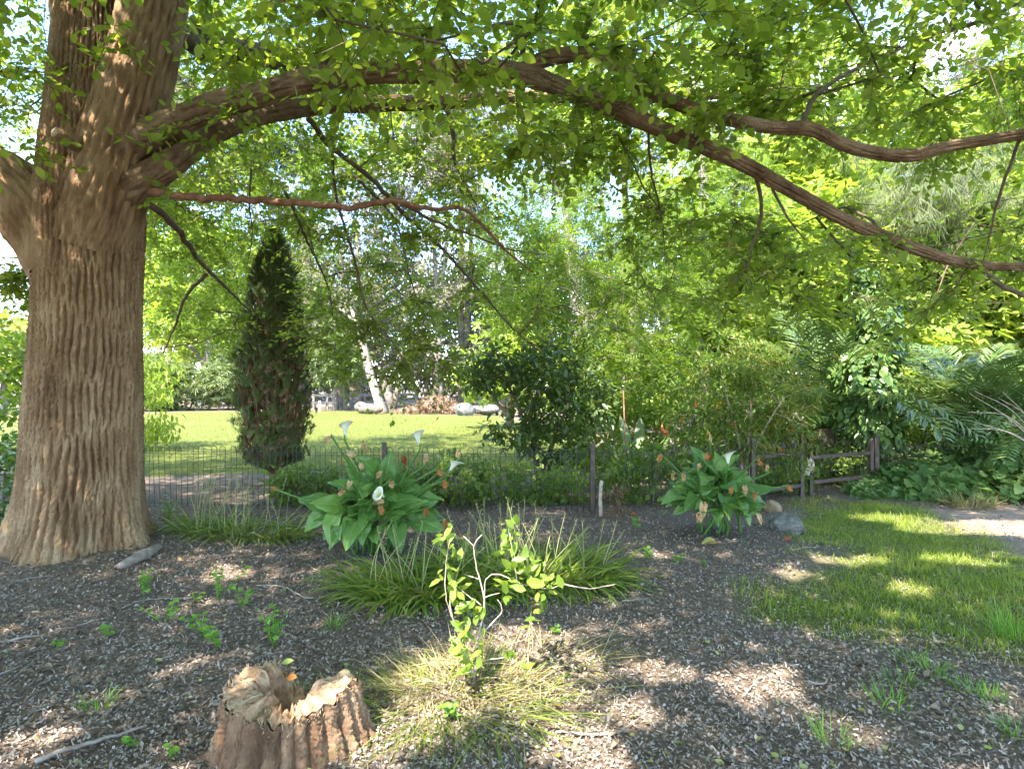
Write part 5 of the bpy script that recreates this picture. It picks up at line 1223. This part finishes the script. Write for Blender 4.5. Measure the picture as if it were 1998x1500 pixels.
for q, y_, d, m_ in LP:
    c = at(q, y_, d)
    for i in range(int(m_ * 1.5)):
        az = rng.uniform(0, 6.28); el = rng.uniform(-.6, 1.2)
        Yd = np.array([[math.cos(az) * math.cos(el), math.sin(az) * math.cos(el), math.sin(el)]])
        Bm = basis(Yd, np.array([[0, -.4, 1.0]]) + .5 * rng.normal(size=(1, 3)))[0]
        sp_.piece('leaf', lf, c + rng.normal(size=3) * [.022, .02, .03], Bm, rng.uniform(.045, .09))

# ------------------------------------------------------------------ hollow broken stump
sc_ = np.array([(562 - 999) / F * 2.72, 2.74, 0.0])
su = Thing('tree_stump', 'broken hollow stump with fluted brown sides and pale torn wood', 'stump', [sc_[0], sc_[1], 0])
nt_, nh = 220, 46
th_ = np.linspace(0, 2 * np.pi, nt_, endpoint=False)
def rimh(a):      # rim height round the stump, angle 0 = +x (right), pi/2 = away from the camera
    h = np.interp(np.degrees(a) % 360, [0, 25, 42, 60, 82, 100, 125, 150, 180, 215, 240, 262, 285, 315, 345, 360], [.30, .29, .20, .07, .07, .20, .30, .32, .31, .30, .29, .26, .25, .28, .31, .30])
    return h + .007 * np.sin(a * 11 + 2 * np.sin(a * 3)) + .010 * np.sin(a * 17 + 3 * np.sin(a * 4)) * np.sin(a * 6 + 1) + .007 * np.sin(a * 37 + 3 * np.sin(a * 5)) - .05
rim = rimh(th_)
lob = np.abs(np.sin(th_ * 13 + .9 * np.sin(th_ * 2) + .5 * np.sin(5 * th_))) ** .6
lob = lob * (.75 + .25 * np.sin(th_ * 3 + 1)) 
Vo = []
for j in range(nh):
    f = j / (nh - 1); z = -.06 + (rim + .06) * f
    fl_ = .30 + .05 * np.exp(-np.maximum(z, 0) / .08) - .022 * f
    r_ = fl_ * (1 + .05 * np.sin(2 * th_ + 1)) + .085 * lob * (1 - .6 * f ** 4) - .06 * (1 - .5 * f ** 4) + .008 * np.sin(th_ * 19 + z * 31 + 2 * np.sin(z * 23)) * np.sin(z * 47 + th_ * 5) + .004 * rng.normal(size=nt_) + .004 * np.sin(th_ * 60 + z * 40) * np.sin(z * 90) + .003 * np.sin(th_ * 133 + z * 210)
    Vo.append(np.stack([sc_[0] + r_ * np.cos(th_), sc_[1] + r_ * np.sin(th_) * .92, z], -1))
Vo = np.concatenate(Vo); i_ = np.arange(nh - 1)[:, None] * nt_; j_ = np.arange(nt_)[None]; j2 = (j_ + 1) % nt_
su.part('bark', MB().add(Vo, np.stack([i_ + j_, i_ + j2, i_ + nt_ + j2, i_ + nt_ + j_], -1).reshape(-1, 4)), rough_mat('stump_bark', [(.085, .046, .026), (.155, .088, .052), (.24, .145, .088), (.37, .245, .16)], scale=8, stretch=(1, 1, .4), bump=.8, bscale=85, bdist=.012))
Vi = []
wall = .085 + .03 * np.sin(th_ * 2 + .5) + .02 * np.sin(th_ * 5) + .05 * np.exp(-((np.degrees(th_) - 270) / 60) ** 2)
ru = .278 + .085 * lob * .4 - .03
for j in range(16):
    f = j / 15
    rb = .212 * (1 + .05 * np.sin(2 * th_ + 1)); sm = min(1, f * 3.5)
    r_ = (ru * (1 + .05 * np.sin(2 * th_ + 1)) - .002) * (1 - sm) + rb * sm - wall * min(1, f * 2.2) + .004 * rng.normal(size=nt_) * (j > 0) - .10 * max(0, f - .45) - (.0 if j else 0)
    z = rim + .012 * math.sin(f * 3.1) - .02 * f - np.maximum(rim - .03, 0) * max(0, f - .3) / .7 * .9 + .003 * np.sin(th_ * 31 + j + 2 * np.sin(th_ * 4)) + .002 * np.sin(th_ * 63 + j * 2) + .006 * rng.normal(size=nt_) * (j > 0) + .012 * np.sin(th_ * 9 + j * 1.1) * np.sin(j * .9) * (j > 0)
    Vi.append(np.stack([sc_[0] + r_ * np.cos(th_), sc_[1] + r_ * np.sin(th_) * .92, z], -1))
Vi = np.concatenate(Vi); i_ = np.arange(15)[:, None] * nt_
su.part('torn_wood', MB().add(Vi, np.stack([i_ + j_, i_ + j2, i_ + nt_ + j2, i_ + nt_ + j_], -1).reshape(-1, 4)), rough_mat('torn_wood', [(.22, .12, .07), (.40, .25, .155), (.56, .41, .28)], scale=14, bump=.8, bscale=120, bdist=.008))
for q in (0, 1, 2):   # splintered lumps on the right rim
    V, Fc = ico(4, .034 - .004 * q, 30 + q, .10, (.9, 1.7, .75)); a = R(30 - 20 * q)
    su.part('splinter', MB().add(V + sc_ + [.245 * math.cos(a), .23 * math.sin(a), .235 - .012 * q], Fc), M['dead_branch' if q else 'cut_wood'])
c = sc_ + [-.10, .17, .30]
for i in range(3):
    single('fallen_leaf', ['pale green dead leaf caught in the stump rim', 'rust red leaf lying on the stump', 'curled grey leaf on the back of the stump'][i], 'leaf', MB().add(*inst(T_ELM, np.array([[c[0] + [0, .06, -.04][i], c[1] + [0, -.1, .02][i], .270 - [0, .02, .02][i]]]), np.array([[.8, .3 - i * .5, .15]]), np.array([[-.2, -.5, 1.0]]), .055)), M[['fallen_leaf', 'rust_petal', 'litter'][i]], (c[0], c[1], .32), group='loose leaves on the stump')

m2 = 900; ai = rng.uniform(0, 2 * np.pi, m2); hi = rimh(ai); rr2 = .275 - rng.uniform(0, .09, m2)
Ps = np.stack([sc_[0] + rr2 * np.cos(ai), sc_[1] + .92 * rr2 * np.sin(ai), hi - .004 - .05 * rng.uniform(0, 1, m2) ** 2], -1)
su.part('splinters', MB().add(*inst(T_NARR, Ps, np.stack([np.cos(ai), np.sin(ai), 0 * ai], -1) * .3 + [0, 0, .8] + .55 * rnd(m2), rnd(m2), rng.uniform(.01, .035, m2))), M['cut_wood'], kind='stuff')
# ------------------------------------------------------------------ rock, fallen fruit, bark chunk, sticks
g0 = gnd(1532, 1035); V, Fc = ico(5, .19, 21, .06, (.70, 1.35, .72)); cz, sz = math.cos(.45), math.sin(.45)
V = V @ np.array([[cz, -sz, 0], [sz, cz, 0], [0, 0, 1]]).T
single('rock', 'grey weathered rock between the right arum lilies and the grass', 'rock', MB().add(V + g0 + [0, 0, .06], Fc), M['rock'], g0)
g0 = gnd(1508, 1000); V, Fc = ico(4, .11, 25, .04, (1, 1.2, .9))
single('rock', 'small tawny rock tucked behind the grey one', 'rock', MB().add(V + g0 + [0, 0, .04], Fc), rough_mat('tawny', [(.22, .15, .10), (.33, .24, .16)], scale=12, bump=.6, bscale=50), g0)
for i, (q, y_, lab) in enumerate([(1537, 1054, 'orange fallen blossom in front of the grey rock'), (1524, 1003, 'orange fallen blossom behind the grey rock'), (1236, 1003, 'orange fallen blossom in the mulch near the middle post')]):
    g0 = gnd(q, y_); k = 8
    single('fallen_blossom', lab, 'blossom', MB().add(*strips(np.repeat(g0[None] + [[0, 0, .012]], k, 0), np.arange(k) * .8, rng.uniform(0, .9, k), .045, .035, .5, 3)), M['orange'], g0, group='fallen orange blossoms')
g0 = gnd(268, 1108)
Pl = smooth_line(np.array([gnd(225, 1125) + [0, 0, .02], g0 + [0, 0, .04], gnd(312, 1086) + [0, 0, .03]]), None, .02)
single('bark_chunk', 'flat chunk of bark at the foot of the elm', 'bark', MB().add(*bark_tube(Pl, .012 + .035 * np.sin(np.linspace(.2, 2.9, len(Pl))), 16, .02, .08, .008, 3)), M['stick'], g0)
STK = [('long bent stick left of the seedlings at the left edge', [(-20, 1262), (60, 1248), (130, 1228), (190, 1213)], .009), ('thick grey stick running to the bottom left corner', [(70, 1502), (150, 1470), (215, 1450), (285, 1428)], .012), ('thin arched stick below the elm trunk', [(-10, 1166), (40, 1146), (100, 1140)], .007),
       ('thin stick lying between the seedlings', [(240, 1188), (290, 1172), (380, 1166)], .006), ('curved stick in front of the strap leaved clump', [(500, 1146), (550, 1150), (590, 1172), (612, 1175)], .008), ('forked twig above the stump', [(490, 1298), (515, 1282), (580, 1277)], .004),
       ('bleached twig left of the seedling row', [(10, 1340), (60, 1300), (85, 1270)], .005), ('straight dark stick on the left litter', [(25, 1420), (60, 1395), (100, 1385)], .005), ('curved dark stick below the sun flecks', [(1085, 1424), (1150, 1432), (1200, 1433), (1245, 1412)], .007),
       ('small bleached antler shaped twig on the right litter', [(1575, 1342), (1605, 1348), (1618, 1330), (1613, 1322)], .007), ('thin twig near the lawn edge', [(1545, 1082), (1570, 1074), (1600, 1073)], .007), ('short thick twig beside the right sun fleck', [(1452, 1368), (1470, 1345), (1490, 1325)], .006),
       ('pale stick at the right of the sapling', [(1215, 1175), (1245, 1172), (1265, 1167)], .006), ('slim twig in the left corner litter', [(0, 1322), (40, 1305), (75, 1285)], .004), ('fine twig right of the stump', [(705, 1492), (730, 1490), (745, 1478)], .004)]
for lab, L, r0 in STK:
    Pl = smooth_line(np.array([gnd(*p) + [0, 0, r0 + .012] for p in L]), None, .03); Pl = Pl + rng.normal(size=Pl.shape) * .003
    single('stick', lab, 'stick', MB().add(*tube(Pl, np.linspace(r0, r0 * .5, len(Pl)), 7)), M['stick'], gnd(*L[len(L) // 2]), group='sticks on the litter')

# seedlings
SD = [(280, 1165, .20, 22, 'bushy seedling nearest the elm trunk'), (425, 1165, .26, 22, 'tall seedling with lime top right of the trunk'), (470, 1185, .16, 12, 'seedling leaning right beside the tall one'), (320, 1215, .16, 12, 'sprawling seedling in the middle of the left litter'), (400, 1240, .16, 12, 'dark seedling left of the twin ones'), (425, 1265, .17, 14, 'toothed seedling above the stump'), (535, 1262, .22, 26, 'bushiest seedling behind the stump'),
      (208, 1240, .08, 8, 'low seedling on the left litter'), (110, 1268, .07, 6, 'tiny lime seedling far left'), (385, 1170, .07, 6, 'tiny seedling between the two tall ones'), (890, 1400, .10, 9, 'small green weed in the dry grass'), (1240, 1010 + 20, .16, 10, 'pale weed left of the right arum lilies'), (1265, 1090, .10, 12, 'weed in the mulch before the right arum lilies'), (1325, 1095, .08, 10, 'small weed under the right arum lilies'), (1375, 1100, .06, 6, 'yellow green weed beside the mulch edge'),
      (1085, 1235, .05, 6, 'tiny weed in the upper sun fleck'), (330, 1030, .28, 26, 'leafy weed against the elm trunk'), (250, 1458, .05, 4, 'four leaf seedling near the bottom left'), (335, 1490, .07, 5, 'seedling at the bottom edge left of the stump')]
wl = mesh_np('leaf', T_ELM[0] * [1.05, 1, 1], [T_ELM[1]], M['weed'])
for q, y_, h, m_, lab in SD:
    m_ = int(m_ * 1.5)
    g0 = gnd(q, y_); th = Thing('seedling', lab, 'seedling', g0, 'green seedlings in the litter')
    ns = 1 + m_ // 9
    for s in range(ns):
        e = g0 + np.array([rng.normal() * .35 * h, rng.normal() * .25 * h, h * rng.uniform(.7, 1.05)])
        th.part('stem', MB().add(*tube(np.array([g0, (g0 + e) / 2 + rng.normal(size=3) * .008, e]), [.0035, .003, .002], 4)), M['weed'])
        for i in range(m_ // ns):
            f = .25 + .75 * (i + 1) / (m_ // ns); az = i * 2.4 + rng.uniform(-.5, .5)
            Yd = np.array([[math.cos(az), math.sin(az), rng.uniform(-.3, .5)]])
            th.piece('leaf', wl, g0 + (e - g0) * f + rng.normal(size=3) * .004, basis(Yd, np.array([[0, -.3, 1.0]]) + .35 * rng.normal(size=(1, 3)))[0], rng.uniform(.03, .055) * (.8 + h))
for q, y_, h, lab in [(1765, 1290, .10, 'grass tuft left of the pair below the lawn'), (1815, 1308, .12, 'grass tuft below the lawn'), (1755, 1335, .12, 'wide grass tuft on the bare litter'), (1735, 1385, .14, 'tall thin grass tuft on the right litter'), (1625, 1455, .14, 'grass tuft near the bottom edge'), (1980, 1240, .25, 'tall grass tuft at the right edge'), (1935, 1365, .10, 'small grass tuft towards the right edge'), (1990, 1440, .14, 'grass tuft in the bottom right corner'), (1890, 1345, .09, 'faint grass tuft on the right litter'), (195, 1378, .11, 'single upright green shoot on the left litter'), (1830, 1265 + 60, .06, 'tiniest grass tuft on the right litter'), (655, 1225, .12, 'fine grass tuft left of the sapling')]:
    clump('grass_tuft', lab, gnd(q, y_), 46 if h < .2 else 120, .035 + h * .25, (h * .6, h * 1.2), .006, 'weed', 0, elr=(.7, 1.5), bendr=(.1, .9), cat='grass tuft', k=3, group='grass tufts on the litter')
g0 = gnd(1890, 985); clump('grass_tuft', 'pale grass tuft at the edge of the ivy', g0, 500, .28, (.15, .32), .01, 'dry_grass', 0, elr=(.6, 1.4), bendr=(.2, 1.2), cat='grass tuft', k=4, group='grass tufts on the litter')

# ------------------------------------------------------------------ ivy bank on the right
n = 5200
xq = rng.uniform(0, 1, n); ivx = 5.0 + xq * 5.6
ivf = np.interp(ivx, [5.0, 5.6, 6.4, 7.0, 9, 11], [8.65, 8.4, 8.1, 7.75, 7.2, 7.0]) + .12 * np.sin(ivx * 5) ; ivb = np.interp(ivx, [5.0, 6, 11], [9.05, 9.7, 10])
ivy_y = ivf + (ivb - ivf) * rng.uniform(0, 1, n) ** .8
hh = np.clip((ivy_y - ivf) / .7, 0, 1) ** .6 * np.interp(ivx, [5.0, 5.6, 6.4, 8], [.14, .26, .42, .58]) * (1 + .25 * np.sin(ivx * 3.1) * np.sin(ivy_y * 4))
P = np.stack([ivx, ivy_y, gz(ivx, ivy_y) + hh * rng.uniform(.55, 1.05, n) + .03], -1)
Yv = rnd(n) * [1, 1, .4] + [0, -.5, -.45]; Nv = np.array([0, -.55, 1.0]) + .45 * rnd(n); Sv = rng.uniform(.09, .21, n)
iv = Thing('ivy_bank', 'bank of large glossy ivy leaves spilling toward the lawn', 'ivy', [6, 8.6, 0])
ppx, ppy = pix(P); sc2 = np.where((ppx > 0) & (ppx < 1998), Sv / P[:, 1] - .004 * (P[:, 1] - 8) * .2, -1); od = np.argsort(-sc2)
bi, rs = od[:300], od[300:]
iv.part('foliage', MB().add(*inst(T_IVY, P[rs], Yv[rs], Nv[rs], Sv[rs])), M['ivy'], kind='stuff')
il = mesh_np('leaf', T_IVY[0], [T_IVY[1]], M['ivy']); Bv = basis(Yv[bi], Nv[bi])
for i, q in enumerate(bi): iv.piece('leaf', il, P[q], Bv[i], Sv[q])
bx_ = gp(1960, 8.6)
bush('thicket_shrub', 'compound leaved shrub arching over the ivy at the right edge', 1985, 9.0, .75, 1.35, 30, 420, T_PINN, .38, 'ivy', clump_r=.25, z0=.5, cat='shrub', group='shrubs in the thicket behind the fence')
th = Thing('bare_shrub', 'leafless twiggy branches reaching in at the right edge', 'shrub', gp(2040, 8.2))
for i in range(9):
    e = at(1880 + rng.uniform(0, 80), 760 + rng.uniform(0, 90), 8.0 + rng.uniform(-.2, .3)); b = np.array(gp(2060, 8.2, .5))
    Pl = smooth_line(np.array([b, (b + e) / 2 + [0, 0, .15 + rng.normal() * .06], e]), None, .1)
    th.part('branch', MB().add(*tube(Pl, np.linspace(.009, .003, len(Pl)), 5)), M['pale_twig'])

# ------------------------------------------------------------------ grass and litter (uncountable)
n = 240000
x = rng.uniform(1.5, 9.5, n); y = rng.uniform(3.2, 9.5, n)
sd_ = poly_dist(x, y, LAWN) + .22 + .34 * wob(x, y) + .2 * wob(x * 3, y * 3)
pch = .5 + .5 * np.sin(x * 4.1 + 2 * np.sin(y * 3)) * np.sin(y * 4.7 + 1.5 * np.sin(x * 2.2))
kp = rng.uniform(0, 1, n) < np.clip(sd_ / .75 + .08, 0, 1) ** 1.3 * (.5 + .5 * pch)
kp &= ~in_poly(x, y, PATH) | (rng.uniform(0, 1, n) < .1)
x, y = x[kp], y[kp]; n = len(x)
mbx = MB().add(*strips(np.stack([x, y, gz(x, y) - .004], -1), rng.uniform(0, 6.28, n), rng.uniform(.7, 1.5, n), rng.uniform(.04, .105, n) * (.7 + .5 * pch[kp]), rng.uniform(.0045, .0085, n), rng.uniform(.1, 1.2, n), 2))
single('lawn_grass', 'short bright green grass growing in the right foreground', 'grass', mbx, M['grass'], kind='stuff')
n = 120000
dsx = 1 / rng.uniform(1 / 40., 1 / 10.8, n); x = rng.uniform(-.72, .2, n) * dsx; y = dsx
kp = (far_lawn(x, y) > rng.uniform(-.3, .25, n)); x, y = x[kp], y[kp]; n = len(x)
mbx = MB().add(*strips(np.stack([x, y, gz(x, y) - .01], -1), rng.uniform(0, 6.28, n), rng.uniform(.6, 1.5, n), rng.uniform(.05, .13, n) * (.8 + y / 45), .008 + y * .0009, rng.uniform(.1, 1.2, n), 1))
single('far_lawn_grass', 'mown green lawn stretching behind the wire fence', 'grass', mbx, M['far_grass'], kind='stuff')

def curl(n_): return
T_CHIP = (A_([-.5, 0, 0], [.5, .1, .02], [.42, 1, .12], [-.4, .9, .05]), np.array([[0, 1, 2], [0, 2, 3]]))
T_SLIV = (A_([-.12, 0, 0], [.12, 0, .03], [.08, 1, .04], [-.08, 1, .0]), np.array([[0, 1, 2], [0, 2, 3]]))
n = 170000
ppx = rng.uniform(-350, 2350, n); ppy = 750 + 1904 / (1904 / (960 - 750.) + (1904 / 1850. - 1904 / 210.) * rng.uniform(0, 1, n) ** .62)
d = 1904 / (ppy - 750); x = (ppx - 999) / F * d; y = d
dens = np.where(poly_dist(x, y, LAWN) > .1, .35, 1.0) * np.where(in_poly(x, y, PATH), .3, 1.0)
kp = (rng.uniform(0, 1, n) < dens) & (np.hypot(x - EB[0], y - EB[1]) > .66) & (np.hypot(x - sc_[0], y - sc_[1]) > .30); x, y = x[kp], y[kp]; n = len(x)
P = np.stack([x, y, gz(x, y) + rng.uniform(.0, .020, n)], -1)
Yc = rnd(n) * [1, 1, .5]; Nc = np.array([0, 0, 1.0]) + .75 * rnd(n)
ty = rng.uniform(0, 1, n); mbx = MB()
k = ty < .5; mbx.add(*inst(T_CHIP, P[k], Yc[k], Nc[k], rng.uniform(.007, .018, k.sum()), rng.uniform(.4, .9, k.sum())))
k = (ty >= .5) & (ty < .85); mbx.add(*inst(T_SLIV, P[k], Yc[k], Nc[k], rng.uniform(.012, .032, k.sum())))
k = ty >= .85; mbx.add(*inst(T_QUAD, P[k] + [0, 0, .004], Yc[k], Nc[k], rng.uniform(.013, .030, k.sum())))
single('leaf_litter', 'brown mulch chips and dead leaves covering the shaded ground', 'litter', mbx, M['litter'], kind='stuff', smooth=False)
n = 9000      # larger curled dead leaves on top of the mulch
ppx = rng.uniform(-350, 2350, n); ppy = 750 + 1904 / rng.uniform(2.0, 7.5, n); d = 1904 / (ppy - 750); x = (ppx - 999) / F * d
kp = (poly_dist(x, d, LAWN) < .1) & (np.hypot(x - EB[0], d - EB[1]) > .6) & (np.hypot(x - sc_[0], d - sc_[1]) > .36) & (wob(x * 1.3, d * 1.3) + rng.normal(size=n) * .5 > np.interp(x, [-3, 0, 2.5], [-.6, 0, .6])); x, d = x[kp], d[kp]; n = len(x)
P = np.stack([x, d, gz(x, d) + .014 + rng.uniform(0, .012, n)], -1)
T_CURL = (T_ELM[0] * [.8, 1, 3.0], T_ELM[1])
single('dead_leaves', 'curled grey brown dead leaves lying on the mulch', 'litter', MB().add(*inst(T_CURL, P, rnd(n) * [1, 1, .45], np.array([0, 0, 1.0]) + .7 * rnd(n), rng.uniform(.022, .05, n))), M['dead_leaf'], kind='stuff')
n = 230
ppx = rng.uniform(-300, 2300, n); ppy = rng.uniform(1080, 1600, n); d = 1904 / (ppy - 750); x = (ppx - 999) / F * d
P = np.stack([x, d, gz(x, d) + .018], -1)
single('yellow_leaves', 'scattered yellow green leaves freshly fallen on the mulch', 'litter', MB().add(*inst(T_ELM, P, rnd(n) * [1, 1, .3], np.array([0, 0, 1.0]) + .4 * rnd(n), rng.uniform(.02, .045, n))), M['fallen_leaf'], kind='stuff')
n = 2600      # thin grass sprouting through the litter on the right
x = rng.uniform(.3, 4.5, n); y = rng.uniform(2.3, 6.5, n)
kp = (wob(x * 1.4, y * 1.4) > .15); x, y = x[kp], y[kp]; n = len(x)
single('sparse_grass', 'thin grass sprouting through the litter on the right', 'grass', MB().add(*strips(np.stack([x, y, gz(x, y)], -1), rng.uniform(0, 6.28, n), rng.uniform(.2, 1.3, n), rng.uniform(.02, .07, n), .004, rng.uniform(.2, 1.5, n), 3)), M['grass'], kind='stuff')
